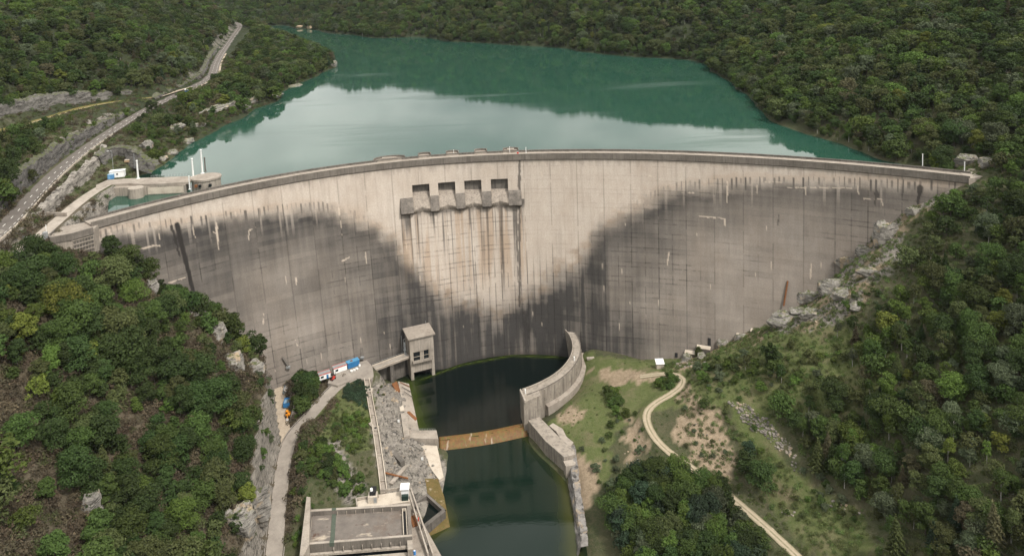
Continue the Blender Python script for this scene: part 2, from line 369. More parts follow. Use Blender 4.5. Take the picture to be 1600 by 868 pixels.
WORKS = [P(x, y, -96)[:2] for x, y in [(470, 600), (560, 570), (600, 585), (660, 600), (700, 700), (715, 830), (640, 868), (470, 868)]]
def terrain(x, y):
    z = rbf(x, y)
    n1 = (fbm(x / 38, y / 38, 3, 4) - .5) * 9; n2 = (fbm(x / 9, y / 9, 8, 3) - .5) * 3.0
    far = sstep(450, 900, np.hypot(x, y)); big = (fbm(x / 160, y / 160, 21, 3) - .5) * 46 * far
    floor = sstep(-94, -82, z)                                              # calmer on the valley floor and along the shore
    shore = sstep(0, 14, np.abs(z - LAKE_Z)) * .85 + .15
    z = z + (n1 * (.12 + .88 * floor) * shore + n2 * (.18 + .82 * floor) * (.4 + .6 * shore)) + big * sstep(0, 40, z - LAKE_Z)
    for line, w, s in ((ROAD, 5.6, 5), (ACCESS, 3.6, 4), (TRACK, 2.0, 4), (RAMP, 4.5, 3), (TERRACE, 3.5, 5), (YARD, 3.4, 2.5)):
        d, lz, _ = dist_poly(x, y, line); k = 1 - sstep(w, w + s, d); z = z * (1 - k) + (lz - 0.12) * k
    return z
gx = np.unique(np.concatenate([np.arange(-1500, -500, 25), np.arange(-500, -270, 5), np.arange(-270, 262, 1.9), np.arange(262, 520, 5), np.arange(520, 1601, 25)]))
gy = np.unique(np.concatenate([np.arange(-300, 100, 12), np.arange(100, 180, 3), np.arange(180, 400, 1.9), np.arange(400, 720, 3.2), np.arange(720, 1300, 6), np.arange(1300, 3201, 30)]))
GX, GY = np.meshgrid(gx, gy, indexing='ij'); GZ = terrain(GX, GY)
# under the dam's body and just in front of it the ground stays below the concrete
_k = np.polyval(_pc, GX / 200)
GZ = np.where((GX > -172) & (GX < 196) & (GY > _k - 3) & (GY < _k + 12), np.minimum(GZ, -12), GZ)
from bisect import bisect_right
def ground(x, y):
    """height of the finished ground sheet"""
    x = np.asarray(x, float); y = np.asarray(y, float)
    i = np.clip(np.searchsorted(gx, x) - 1, 0, len(gx) - 2); j = np.clip(np.searchsorted(gy, y) - 1, 0, len(gy) - 2)
    fx = (x - gx[i]) / (gx[i + 1] - gx[i]); fy = (y - gy[j]) / (gy[j + 1] - gy[j])
    return (GZ[i, j] * (1 - fx) + GZ[i + 1, j] * fx) * (1 - fy) + (GZ[i, j + 1] * (1 - fx) + GZ[i + 1, j + 1] * fx) * fy
def G(x, y, it=6):
    """photograph pixel -> point of the ground (first hit of the ray)"""
    d = ray(x, y); t = np.linspace(120, 2200, 5200)
    q = _C[None] + d[None] * (t[:, None] / d[1]); h = q[:, 2] - ground(q[:, 0], q[:, 1]); k = np.argmax(h < 0)
    a = h[k - 1] / (h[k - 1] - h[k] + 1e-9); return q[k - 1] * (1 - a) + q[k] * a

# ground cover weights per vertex: R bare soil / gravel, G short grass, B rock, A scrub
GP = np.stack([GX, GY, GZ], -1) - _C; _dd = GP @ _F; _dd = np.where(_dd > 20, _dd, 1e9)
GU = PX0 + FPX * (GP @ _R) / _dd; GV = PY0 - FPX * (GP @ _U) / _dd
def soft(poly, seed, jag=14):
    """inside test with a ragged edge, in the outline's own units"""
    return inpoly(GU + (fbm(GX / 6, GY / 6, seed, 3) - .5) * jag * 2, GV + (fbm(GX / 6, GY / 6, seed + 5, 3) - .5) * jag, poly).astype(float)
near = (GY < 400) & (GY > 150)
grass = np.zeros(GX.shape); soil = np.zeros(GX.shape); rock = np.zeros(GX.shape)
for poly in ([(900, 540), (960, 560), (1100, 545), (1200, 520), (1290, 500), (1400, 540), (1420, 600), (1320, 650), (1120, 640), (1060, 640), (1010, 640), (960, 680), (960, 760), (900, 740), (860, 660), (900, 610)],
             [(1130, 600), (1200, 640), (1230, 720), (1340, 800), (1370, 868), (1260, 868), (1180, 760)],
             [(480, 640), (560, 600), (590, 620), (570, 700), (520, 720), (470, 740)]): grass = np.maximum(grass, soft(poly, 40) * near)
for poly in ([(925, 575), (990, 582), (1060, 583), (1062, 592), (1010, 598), (950, 606), (930, 600)], [(870, 645), (920, 635), (905, 655), (880, 662)], [(1080, 640), (1120, 640), (1150, 700), (1150, 750), (1100, 740), (1060, 690), (1045, 650)],
             [(985, 650), (1010, 660), (1010, 700), (990, 730), (975, 690)], [(890, 700), (925, 720), (930, 790), (900, 800)], [(1060, 610), (1085, 600), (1110, 640), (1080, 660)]): soil = np.maximum(soil, soft(poly, 60, 22) * near)
for poly in ([(585, 600), (640, 596), (662, 690), (700, 720), (705, 830), (650, 800), (600, 770), (582, 680)], [(500, 690), (530, 680), (560, 740), (575, 770), (540, 790), (505, 720)]): rock = np.maximum(rock, soft(poly, 80, 10) * near)
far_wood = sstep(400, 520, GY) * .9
_ab = [(1195, 507), (1290, 440), (1370, 352), (1450, 305), (1490, 290), (1475, 318), (1415, 352), (1408, 415), (1360, 460), (1335, 495), (1270, 515), (1220, 522)]
_m = soft(_ab, 90, 10) * near; _n1 = fbm(GX / 5, GY / 5, 95, 3); rock = np.maximum(rock, _m * (_n1 > .44)); soil = np.maximum(soil, _m * (_n1 < .40) * .8); grass = np.maximum(grass, _m * (_n1 > .40) * (_n1 < .47))
_m = soft([(1050, 578), (1070, 548), (1115, 538), (1190, 515), (1195, 530), (1120, 560), (1090, 580)], 92, 8) * near; soil = np.maximum(soil, _m * (_n1 < .5))
scrub = np.where((GX < -85) & (GY < 345), 1.0, 0.0) * near
me = np_mesh('ground', np.stack([GX, GY, GZ], -1).reshape(-1, 3), grid_quads(len(gx), len(gy)), True)
ca = me.color_attributes.new('cover', 'FLOAT_COLOR', 'POINT'); ca.data.foreach_set('color', np.stack([soil, grass, rock, scrub], -1).astype(np.float32).ravel())

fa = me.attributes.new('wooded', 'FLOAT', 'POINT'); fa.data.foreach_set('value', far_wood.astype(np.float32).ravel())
def ground_material():
    m, t, b = new_mat('hillside_soil'); p = pos(t); c = attr(t, 'cover'); sep = N(t, 'ShaderNodeSeparateColor'); t.links.new(c.outputs['Color'], sep.inputs[0])
    n1 = noise(t, p, .09, 5, .65); n2 = noise(t, p, .5, 6, .7); n3 = noise(t, p, 2.3, 5, .75)
    under = mix(t, ramp(t, n1, .38, .62), (.045, .056, .022, 1), (.070, .068, .036, 1))
    under = mix(t, ramp(t, n2, .45, .75), under, (.095, .085, .05, 1))
    scr = mix(t, ramp(t, n2, .35, .65), (.075, .055, .04, 1), (.12, .095, .07, 1)); under = mix(t, mth(t, 'MULTIPLY', c.outputs['Alpha'], .7), under, scr)
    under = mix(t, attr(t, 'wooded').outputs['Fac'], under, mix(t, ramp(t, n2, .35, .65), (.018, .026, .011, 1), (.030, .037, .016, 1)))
    gr = mix(t, ramp(t, n2, .3, .7), (.065, .088, .024, 1), (.115, .125, .05, 1)); gr = mix(t, ramp(t, n1, .5, .75), gr, (.16, .13, .08, 1))
    so = mix(t, ramp(t, n2, .3, .7), (.19, .145, .095, 1), (.34, .265, .185, 1)); so = mix(t, ramp(t, n3, .60, .75), so, (.10, .10, .05, 1))
    rk = mix(t, ramp(t, n2, .3, .7), (.12, .108, .092, 1), (.31, .28, .24, 1)); rk = mix(t, ramp(t, noise(t, scaled(t, p, (.25, .25, 1.4)), 1.2, 6, .7), .5, .62), rk, (.05, .046, .04, 1))
    col = mix(t, sep.outputs['Green'], under, gr); col = mix(t, sep.outputs['Red'], col, so)
    steep = ramp(t, wnormz(t), .42, .62, (1, 1, 1, 1), (0, 0, 0, 1))
    rocky = mix(t, 1.0, steep, sep.outputs['Blue'], 'LIGHTEN'); col = mix(t, rocky, col, rk)
    fine = ramp(t, n3, .25, .75, (.7, .7, .7, 1), (1.2, 1.2, 1.2, 1)); col = mix(t, 1.0, col, fine, 'MULTIPLY')
    t.links.new(col, b.inputs['Base Color']); b.inputs['Roughness'].default_value = .95; bump(t, b, noise(t, p, .9, 6, .75), .8, .6)
    return m
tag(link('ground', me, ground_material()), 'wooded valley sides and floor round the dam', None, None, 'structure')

# ------------------------------------------------------------------ water
def water_mat(name, deep, shallow, rough, wave, amp):
    m, t, b = new_mat(name); p = pos(t)
    sh = attr(t, 'shallow').outputs['Fac']
    n = noise(t, p, .03, 4, .6); col = mix(t, ramp(t, n, .3, .7), deep + (1,), tuple(c * 1.12 for c in deep) + (1,)); col = mix(t, sh, col, shallow + (1,))
    t.links.new(col, b.inputs['Base Color']); b.inputs['IOR'].default_value = 1.33; b.inputs['Specular IOR Level'].default_value = .5
    r = ramp(t, noise(t, scaled(t, p, (.006, .03, 1)), 1.0, 5, .55), .42, .6, (rough,) * 3 + (1,), (rough * 5,) * 3 + (1,)); t.links.new(r, b.inputs['Roughness'])
    wind = ramp(t, noise(t, scaled(t, p, (.0032, .019, 1)), 1.0, 6, .6), .56, .70, (0, 0, 0, 1), (.17,) * 3 + (1,))
    if name == 'lake_water': r = mix(t, 1.0, r, wind, 'ADD'); t.links.new(r, b.inputs['Roughness'])
    bump(t, b, noise(t, scaled(t, p, wave), 1.0, 3, .6), 1.0, amp)
    return m
# lake: from the dam's upstream side out under the hills
_s = np.linspace(0, CREST_L, 80); cx, cy, cnx, cny = crest(_s)
edge = [(x - nx * 4, y - ny * 4) for x, y, nx, ny in zip(cx, cy, cnx, cny)]
edge = [(x, y) for x, y in edge if -178 < x < 200]
outer = [(330, 420), (400, 700), (500, 1000), (300, 1600), (-900, 1800), (-620, 1300), (-480, 1100), (-330, 950), (-300, 620), (-270, 450), (-206, 372), (-190, 340)]
mb = MB(); poly = edge + outer; mb.add([(x, y, LAKE_Z) for x, y in poly], [tuple(range(len(poly)))])
lake = mb.build('lake_water', water_mat('lake_water', (.016, .054, .037), (.03, .075, .045), .012, (.2, .5, 1), .006)); tag(lake, 'turquoise green reservoir behind the dam', None, None, 'structure')
# ------------------------------------------------------------------ dam
dam = empty('dam', (0, 396, -105), 'tall curved grey concrete arch dam stained dark by water, holding back the reservoir', 'dam')
def dam_face_material():
    m, t, b = new_mat('dam_concrete'); p = pos(t); uv = N(t, 'ShaderNodeUVMap', uv_map='face').outputs['UV']
    s = attr(t, 'stain'); sp = N(t, 'ShaderNodeSeparateColor'); t.links.new(s.outputs['Color'], sp.inputs[0])
    n1 = noise(t, scaled(t, uv, (.06, .05, 1)), 1, 5, .65); n2 = noise(t, scaled(t, uv, (.5, .12, 1)), 1, 5, .6); n3 = noise(t, scaled(t, uv, (1.4, 1.4, 1)), 1, 5, .7)
    light = mix(t, ramp(t, n1, .3, .7), (.385, .325, .27, 1), (.46, .405, .35, 1))
    dark = mix(t, ramp(t, n1, .3, .7), (.034, .032, .030, 1), (.050, .046, .043, 1))
    col = mix(t, ramp(t, n2, .3, .75, (.84, .84, .84, 1), (1.07, 1.07, 1.07, 1)), (0, 0, 0, 1), light, 'MIX')
    col = mix(t, 1.0, light, ramp(t, n2, .3, .75, (.92, .915, .91, 1), (1.04, 1.04, 1.04, 1)), 'MULTIPLY')
    col = mix(t, sp.outputs['Green'], col, (.27, .165, .085, 1))
    col = mix(t, sp.outputs['Red'], col, dark)
    col = mix(t, s.outputs['Alpha'], col, (.024, .021, .019, 1))
    col = mix(t, sp.outputs['Blue'], col, (.50, .42, .34, 1))
    col = mix(t, 1.0, col, ramp(t, n3, .25, .75, (.82, .82, .82, 1), (1.13, 1.13, 1.13, 1)), 'MULTIPLY')
    t.links.new(col, b.inputs['Base Color']); b.inputs['Roughness'].default_value = .92; bump(t, b, n3, .35, .2)
    return m
CONC = weathered('weathered_concrete', (.30, .26, .215, 1), (.38, .335, .285, 1), (.085, .074, .064, 1), .12, .55)
CONC_DARK = weathered('dark_stained_concrete', (.105, .095, .083, 1), (.16, .142, .124, 1), (.04, .036, .032, 1), .15, .7)
CONC_ROOF = weathered('roof_concrete', (.25, .215, .18, 1), (.33, .29, .245, 1), (.10, .07, .05, 1), .18, .5, streak=False)
CONC_PALE = weathered('pale_concrete', (.43, .37, .30, 1), (.52, .46, .38, 1), (.19, .14, .10, 1), .1, .4, streak=False)
PARAPET = weathered('parapet_concrete', (.135, .118, .10, 1), (.19, .168, .145, 1), (.06, .052, .045, 1), .1, .6)
TARMAC = weathered('old_tarmac', (.115, .10, .088, 1), (.15, .133, .117, 1), (.075, .066, .058, 1), .2, .5, streak=False, bmp=.1)
PALE_ROAD = weathered('pale_road', (.24, .21, .18, 1), (.31, .275, .235, 1), (.15, .13, .11, 1), .14, .5, streak=False, bmp=.1)
GRAVEL = weathered('gravel', (.33, .275, .21, 1), (.42, .35, .27, 1), (.19, .15, .11, 1), .5, .5, streak=False)
WHITE = plain('white_paint', (.74, .74, .72), .5, var=.1)
STEEL = plain('grey_steel', (.32, .33, .33), .5, .3)
RUST = plain('rusty_steel', (.20, .085, .035), .9, var=.4)
BLUE = plain('blue_paint', (.03, .15, .33), .5, var=.2)
RED = plain('red_paint', (.50, .045, .03), .5)
ORANGE = plain('orange_paint', (.68, .26, .02), .5)
BLACK = plain('black_rubber', (.018, .018, .019), .8)
GLASS = plain('dark_glass', (.015, .018, .02), .12)
GREEN = plain('green_felt', (.075, .092, .07), .95)
ROADLINE = plain('road_line', (.72, .70, .64), .8)

# openings of the spillway: (left, right) on the face
OPEN = []
for xl, xr, yt, yl in [(644, 671, 288, 325), (684.5, 711, 284, 320), (725, 751.5, 280.5, 317), (766, 793, 277.5, 313)]:
    s0, d0 = SD(xl, yt + 2); s1, _ = SD(xr, yt + 1); _, d1 = SD((xl + xr) / 2, yl); OPEN.append((s0, s1, d0, d1))
OD0 = float(np.mean([o[2] for o in OPEN])); OD1 = float(np.mean([o[3] for o in OPEN])); OW = float(np.mean([o[1] - o[0] for o in OPEN]))
OPEN = [((o[0] + o[1]) / 2 - OW / 2, (o[0] + o[1]) / 2 + OW / 2) for o in OPEN]
RES = .45
sv = np.unique(np.r_[np.arange(0, CREST_L, RES), CREST_L, np.array(OPEN).ravel()]); sv = sv[np.r_[True, np.diff(sv) > .02]]
dv = np.unique(np.r_[np.arange(2.6, 113, RES), OD0, OD1]); dv = dv[np.r_[True, np.diff(dv) > .02]]
S, D = np.meshgrid(sv, dv, indexing='ij')
X, Y, Z = face(S, D)
# --- what the concrete has gathered: algae, drips, joints, lime; plus painted shade under the crest
bx = [(148, 372), (170, 362), (200, 358), (250, 352), (300, 346), (350, 338), (400, 331), (450, 326), (500, 322), (530, 328), (560, 338), (590, 352), (615, 376), (640, 408), (662, 436), (690, 458), (720, 474), (750, 488), (785, 494), (806, 476), (830, 458), (860, 440), (890, 416), (915, 394), (930, 362), (960, 338), (1000, 316), (1030, 300), (1060, 290), (1100, 288), (1150, 284), (1250, 283), (1350, 285), (1420, 289), (1490, 290)]
bs = np.array([SD(*q) for q in bx]); bs = bs[np.argsort(bs[:, 0])]
b = np.interp(S, bs[:, 0], bs[:, 1])
scx = np.interp(810, _gu[:, 60], _gs); 
mid = np.exp(-((S - SD(790, 420)[0]) / 75.0) ** 2)                    # the washed band below the spillway and beside it
wob = (fbm(S / 11, D / 7, 31, 5) - .5) * (4 + 7 * mid) + (fbm(S / 2.6, D / 18, 37, 3) - .5) * (2.5 + 4 * mid)
blk = (hash2(np.floor(S / 7.2), np.floor(D / 2.4), 5) - .5) * (1.5 + 6 * mid)  # lift by lift, bay by bay
dl = D - b + wob + blk * .6
sL = SD(560, 500)[0]; rightside = sstep(SD(950, 400)[0], SD(1150, 400)[0], S)
fade = 50 - 24 * rightside
ramp_len = 6.0 + 14 * mid
dark = sstep(-.35 - .3 * mid, 1 - .25 * mid, dl / ramp_len) * (.68 - .13 * rightside + (.30 + .0 * rightside) * np.exp(-np.clip(dl - 2, 0, None) / (fade * .55)))
leftlow = 1 - sstep(SD(430, 500)[0], SD(620, 500)[0], S); dark = dark * (1 - .18 * leftlow * sstep(38, 80, D)) * (1 - .12 * rightside * sstep(40, 80, D))
dark = dark + .26 * mid * sstep(62, 86, D)
streak = fbm(S / 1.7, D / 34, 51, 4)
dark = dark * (1 + (streak - .5) * .6 * (sstep(30, 90, D) * mid + .28))
dark += (fbm(S / 24, D / 15, 57, 4) - .5) * .30 * sstep(0, 8, dl) + (hash2(np.floor(S / 14.5), np.floor(D / 9.6), 15) - .5) * .06
# upper dark drips hanging along the line, and the wash from weep holes
nod = np.floor(S / 2.3); rnd = hash2(nod, nod * 0, 61); rnd2 = hash2(nod, nod * 0 + 3, 67)
topd = b - 2.5 + 1.2 * (rnd2 - .5); col_w = np.abs(S / 2.3 - nod - .5)
outer_band = np.clip(1 - mid * 1.6, 0, 1)
drip = (col_w < .10 + .16 * rnd2) * sstep(0, .7, D - topd) * (1 - sstep(1.0 + 5.5 * rnd ** 2, 2.0 + 7.5 * rnd, D - topd)) * (.3 + .7 * rnd) * outer_band * (rnd > .25)
dark = np.maximum(dark, drip * .95)
# light drips within the dark below the line
nl = np.floor(S / 3.1 + .3); rl = hash2(nl, nl * 0 + 9, 71); dark *= 1 - .40 * outer_band * (rl > .74) * (np.abs(S / 3.1 + .3 - nl - .5) < .18) * (1 - sstep(4, 14, dl))
# faint shade below the crest overhang, painted into the darkening
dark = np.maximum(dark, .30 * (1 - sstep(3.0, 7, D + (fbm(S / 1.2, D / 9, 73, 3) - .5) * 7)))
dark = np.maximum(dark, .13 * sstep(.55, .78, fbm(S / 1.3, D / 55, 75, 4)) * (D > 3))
# below the spillway
sp0, sp1 = OPEN[0][0] - 7.5, OPEN[3][1] + 8.5; under = (S > sp0) & (S < sp1) & (D > OD1 - 1)
cols = fbm(S / 1.25, D / 90, 83, 3); length = 8 + 60 * hash2(np.floor(S / 1.6), np.floor(S * 0), 87)
stk = sstep(.50, .66, cols) * (1 - sstep(.4, 1.05, (D - OD1) / length)) * under
dark = np.maximum(dark, .92 * stk * (.55 + .45 * fbm(S / 2, D / 4, 89, 3)))
dark = np.maximum(dark, .80 * under * (1 - sstep(0, 5, D - OD1 - 1 + (fbm(S / 1.5, D / 8, 91, 3) - .5) * 5)))
ochre = .42 * under * sstep(.48, .62, fbm(S / 2.4, D / 70, 93, 3)) * sstep(OD1, OD1 + 6, D) * (1 - sstep(55, 75, D))
ochre = np.maximum(ochre, .42 * np.exp(-(dl / 4.5) ** 2) * np.clip(mid * 1.4, 0, 1) * sstep(.35, .6, fbm(S / 4, D / 4, 95, 3)))
lift = (hash2(np.floor(S / 14.4), np.floor(D / 2.4), 121) - .5); dark = dark + .07 * lift * sstep(0, 5, dl)
ochre = np.maximum(ochre, .22 * outer_band * np.exp(-((dl + 1.5) / 2.0) ** 2))
# joints: lifts and bays
hv = np.abs((D / 2.4) % 1 - .5) ; hv = (hv > .5 - .17 / 2.4) * (.45 + .55 * (hash2(np.floor(S / 3.6), np.floor(D / 2.4 + .5), 97) > .5))
bay = np.abs((S / 7.2) % 1 - .5) > .5 - .23 / 7.2; block = np.abs((S / 14.4) % 1 - .5) > .5 - .26 / 14.4
grid_on = sstep(.38, .58, fbm(S / 24, D / 18, 101, 3)) * .9 + .2
line = hv * .46 * grid_on * (.35 + .65 * (vnoise(S / 1.8, D / 2.4, 103) > .36)) * (.25 + .75 * sstep(-3, 6, dl) + .7 * under) + bay * .34 * grid_on * (vnoise(S, D / 3, 105) > .35) * (.2 + .8 * sstep(-3, 6, dl)) + block * .30 * (vnoise(S, D / 5, 107) > .28)
centre_grid = np.exp(-((S - SD(820, 500)[0]) / 60) ** 2) * sstep(48, 64, D); line += centre_grid * (np.abs((S / 3.6) % 1 - .5) > .5 - .35 / 3.6) * .5 * (vnoise(S, D / 6, 109) > .3)
def segment(x0, y0, x1, y1, w0, w1, val, arr, jag=.5):
    a = np.array(SD(x0, y0)); c = np.array(SD(x1, y1)); v = c - a; L2 = v @ v
    t = ((S - a[0]) * v[0] + (D - a[1]) * v[1]) / L2; tt = np.clip(t, 0, 1)
    dist = np.hypot(S - a[0] - tt * v[0], D - a[1] - tt * v[1]) + (vnoise(S / .9, D / 1.6, 111) - .5) * jag
    return np.maximum(arr, val * (1 - sstep(.7, 1.15, dist / (w0 + (w1 - w0) * tt))))
line = segment(812, 246, 812, 478, .75, .6, .75, line, .6); line = segment(808, 318, 809, 440, .5, .3, .6, line, .5)
line = segment(276, 351, 309, 482, 1.35, .85, 1.0, line, .3); line = segment(268, 353, 280, 400, .8, .2, .9, line, .8)
line = segment(1437, 292, 1434, 322, 1.3, .4, .85, line, .9); line = segment(1370, 300, 1367, 328, .8, .3, .6, line, 1.2)
line = segment(228, 400, 262, 468, .35, .25, .6, line); line = segment(1217, 335, 1215, 352, .4, .2, .6, line)
line = segment(822, 490, 822, 552, 1.5, 1.5, .55, line, 2.6) * 1.0
white = np.zeros_like(S)
for q in [(337, 348, 342, 390, .9, .2), (333, 362, 340, 366, .5, .5), (388, 360, 400, 355, .45, .4), (388, 360, 389, 375, .5, .2), (190, 397, 240, 384, .55, .4), (238, 383, 251, 384, .35, .3), (258, 444, 290, 433, .45, .4), (1092, 338, 1133, 341, .4, .45), (1132, 341, 1133, 357, .55, .3),
          (1137, 284, 1136, 320, .8, .3), (1183, 290, 1183, 312, .5, .2), (1230, 293, 1330, 294, .35, .4), (1258, 294, 1258, 310, .5, .2), (1340, 291, 1341, 303, .45, .2), (1195, 284, 1222, 285, .4, .3), (1045, 395, 1043, 416, .45, .2), (1060, 300, 1085, 301, .35, .3), (1350, 310, 1385, 312, .3, .3), (1378, 314, 1380, 322, .5, .3), (1268, 412, 1266, 435, .5, .3),
          (530, 325, 535, 370, .6, .2), (534, 408, 545, 402, .5, .4), (571, 395, 572, 412, .5, .2), (463, 434, 463, 444, .5, .2), (412, 490, 411, 505, .4, .3), (462, 530, 465, 540, .4, .3), (248, 357, 250, 378, .6, .2), (300, 350, 305, 372, .5, .2), (171, 360, 176, 378, .9, .2), (845, 268, 850, 285, .35, .2), (1015, 275, 1024, 276, .5, .3), (620, 315, 629, 313, .3, .3), (660, 318, 660, 330, .4, .2)]:
    white = segment(*q[:4], q[4] * .62, q[5] * .55, .68, white, .5)
for _ in range(44):
    s_, d_ = RNG.uniform(10, CREST_L - 10), RNG.uniform(24, 92); L = RNG.uniform(1.0, 5); w = RNG.uniform(.15, .3)
    k = np.searchsorted(sv, s_); i0, i1 = max(0, k - 8), k + 8; white[i0:i1] = np.maximum(white[i0:i1], .6 * (1 - sstep(.6, 1.2, np.abs(S[i0:i1] - s_) / w)) * sstep(d_ - .4, d_, D[i0:i1]) * (1 - sstep(d_ + L * .4, d_ + L, D[i0:i1])))
white = np.maximum(white, .5 * outer_band * (rnd2 > .8) * (col_w < .28) * sstep(0, 1, D - topd) * (1 - sstep(2, 9 * rnd + 2, D - topd)) * (rnd < .55))
# water line of the pool
line = np.maximum(line, .5 * sstep(102.6, 104.2, D) * (np.abs(X) < 60)); ochre = np.maximum(ochre, .3 * np.exp(-((D - 103.4) / .8) ** 2) * (np.abs(X) < 60))
stain = np.stack([np.clip(dark, 0, 1), np.clip(ochre, 0, 1), np.clip(white, 0, 1), np.clip(line, 0, 1)], -1)
Q = grid_quads(len(sv), len(dv)); qs = (S.ravel()[Q].mean(1)); qd = D.ravel()[Q].mean(1); keep = np.ones(len(Q), bool)
for s0, s1 in OPEN: keep &= ~((qs > s0) & (qs < s1) & (qd > OD0) & (qd < OD1))
me = np_mesh('face', np.stack([X - 0, Y - 396, Z + 105], -1).reshape(-1, 3), Q[keep], True)
ca = me.color_attributes.new('stain', 'FLOAT_COLOR', 'POINT'); ca.data.foreach_set('color', stain.astype(np.float32).ravel())
uvl = me.uv_layers.new(name='face'); li = np.empty(len(me.loops), np.int32); me.loops.foreach_get('vertex_index', li)
uvl.data.foreach_set('uv', np.stack([S.ravel()[li], -D.ravel()[li]], -1).astype(np.float32).ravel())
link('face', me, dam_face_material(), dam)
# crest: cornice and parapet, roadway, upstream parapet, hidden back
cs = np.linspace(0, CREST_L, 160); kx, ky, knx, kny = crest(cs); crest_line = np.c_[kx, ky, 0 * kx]         # travels +x; left = upstream
MB().sweep(crest_line, [(-1.0, 0), (-1.0, -3.3), (-.55, -3.7), (.25, -3.7), (.25, -1.2), (-.55, -1.2), (-.55, 0)]).build('parapet', PARAPET, dam)
MB().sweep(crest_line, [(.25, -1.15), (.25, -3.3), (7.0, -3.3), (7.0, -1.15)]).build('roadway', CONC_ROOF, dam)
MB().sweep(crest_line, [(7.0, -.1), (7.0, -3.0), (7.6, -3.0), (7.6, -.1)]).build('upstream_parapet', CONC_DARK, dam)
MB().sweep(crest_line, [(.3, -3.3), (.3, -112), (.6, -112), (.6, -3.3)]).build('core', CONC_DARK, dam)
MB().sweep(crest_line, [(6.6, -3.3), (6.6, -60), (7.2, -60), (7.2, -3.3)]).build('upstream_face', CONC_DARK, dam)
MB().sweep(crest_line, [(-.98, .004), (-.56, .004), (-.56, .03), (-.98, .03)]).build('coping', CONC, dam)
# spillway: recess, chute with a split flip lip, and the piers between
def fpt(s, d, out): return [float(c) for c in face(np.array(s), np.array(d), out)]
CHUTE = weathered('chute_concrete', (.24, .205, .17, 1), (.33, .285, .24, 1), (.06, .052, .045, 1), .4, .7)
PIER_M = weathered('pier_concrete', (.10, .088, .078, 1), (.20, .175, .15, 1), (.04, .036, .032, 1), .3, .6)
for s0, s1 in OPEN:
    ch = MB(); nS = 12; prof = [(-4.4, OD0 + 1.2), (-4.0, OD0 + 2.8), (-3.3, OD0 + 4.6), (-2.3, OD0 + 6.4), (-1.0, OD0 + 8.2), (.5, OD0 + 9.8), (2.2, OD1 + .2)]
    V = []; nP = len(prof)
    for i in range(nS + 1):
        a = i / nS; cut = abs(math.cos(math.pi * a * 1.0)) if False else abs(2 * a - 1)
        for k, (o, d) in enumerate(prof):
            e = 0
            if k == nP - 1: e = -1.5 * (1 - cut) ** 1.6 * 1.0
            V.append(fpt(s0 + (s1 - s0) * a, d + e * .45, o + e * .9))
    ch.add(V, [(i * nP + k, (i + 1) * nP + k, (i + 1) * nP + k + 1, i * nP + k + 1) for i in range(nS) for k in range(nP - 1)])
    V = []
    for i in range(nS + 1):
        a = i / nS; cut = abs(2 * a - 1); e = -1.5 * (1 - cut) ** 1.6
        V += [fpt(s0 + (s1 - s0) * a, OD1 + .2 + e * .45, 2.2 + e * .9), fpt(s0 + (s1 - s0) * a, OD1 + 1.1 + e * .3, 2.0 + e * .9), fpt(s0 + (s1 - s0) * a, OD1 + 3.0, -.3)]
    ch.add(V, [(i * 3 + k, i * 3 + k + 1, i * 3 + k + 4, i * 3 + k + 3) for i in range(nS) for k in range(2)])
    c = ch.build('spillway_chute', CHUTE, dam, True)
    r = MB()
    for s_ in (s0, s1): r.add([fpt(s_, OD0, 0), fpt(s_, OD1 + .4, 0), fpt(s_, OD1 + .4, -7), fpt(s_, OD0, -7)], [(0, 1, 2, 3)])
    r.add([fpt(s0, OD0, 0), fpt(s1, OD0, 0), fpt(s1, OD0, -7), fpt(s0, OD0, -7)], [(0, 1, 2, 3)])
    r.add([fpt(s0, OD0, -6.6), fpt(s1, OD0, -6.6), fpt(s1, OD1, -6.6), fpt(s0, OD1, -6.6)], [(0, 1, 2, 3)])
    r.build('spillway_recess', CONC, dam)
    # side cheeks that carry the chute out beyond the face
    for s_ in (s0 + .0, s1 - .35):
        g = MB(); g.add([fpt(s_ + e, d, o) for e in (0, .35) for d, o in ((OD0 + 7, -.1), (OD0 + 9.2, .6), (OD1 - .6, 2.1), (OD1 + 1.2, 2.0), (OD1 + 3, -.2))], [(0, 1, 2, 3, 4), (9, 8, 7, 6, 5)] + [(i, i + 5, (i + 1) % 5 + 5, (i + 1) % 5) for i in range(5)])
        g.build('chute_cheek', CHUTE, dam)
    bl = MB(); sc_ = (s0 + s1) / 2
    bl.add([fpt(s0, OD0 + .1, -4.0), fpt(s1, OD0 + .1, -4.0), fpt(s1, OD0 + 1.6, -4.5), fpt(s0, OD0 + 1.6, -4.5)], [(0, 1, 2, 3)]); bl.build('gate', STEEL, dam)
gaps = [(OPEN[0][0] - 7.0, OPEN[0][0] - .06)] + [(OPEN[i][1] + .06, OPEN[i + 1][0] - .06) for i in range(3)] + [(OPEN[3][1] + .06, OPEN[3][1] + 7.2)]
for s0, s1 in gaps:
    m_ = MB(); pr_ = [(OD1 - 6.0, -.3), (OD1 - 4.6, .7), (OD1 - 1.5, 2.0), (OD1 + 1.6, 2.7), (OD1 + 2.0, 2.3), (OD1 + 3.2, -.3)]; k = len(pr_)
    m_.add([fpt(s, d, o) for s in (s0, s1) for d, o in pr_], [tuple(range(k)), tuple(range(2 * k - 1, k - 1, -1))] + [(i, i + k, (i + 1) % k + k, (i + 1) % k) for i in range(k)])
    m_.build('spillway_pier', PIER_M, dam, bevel=.12)
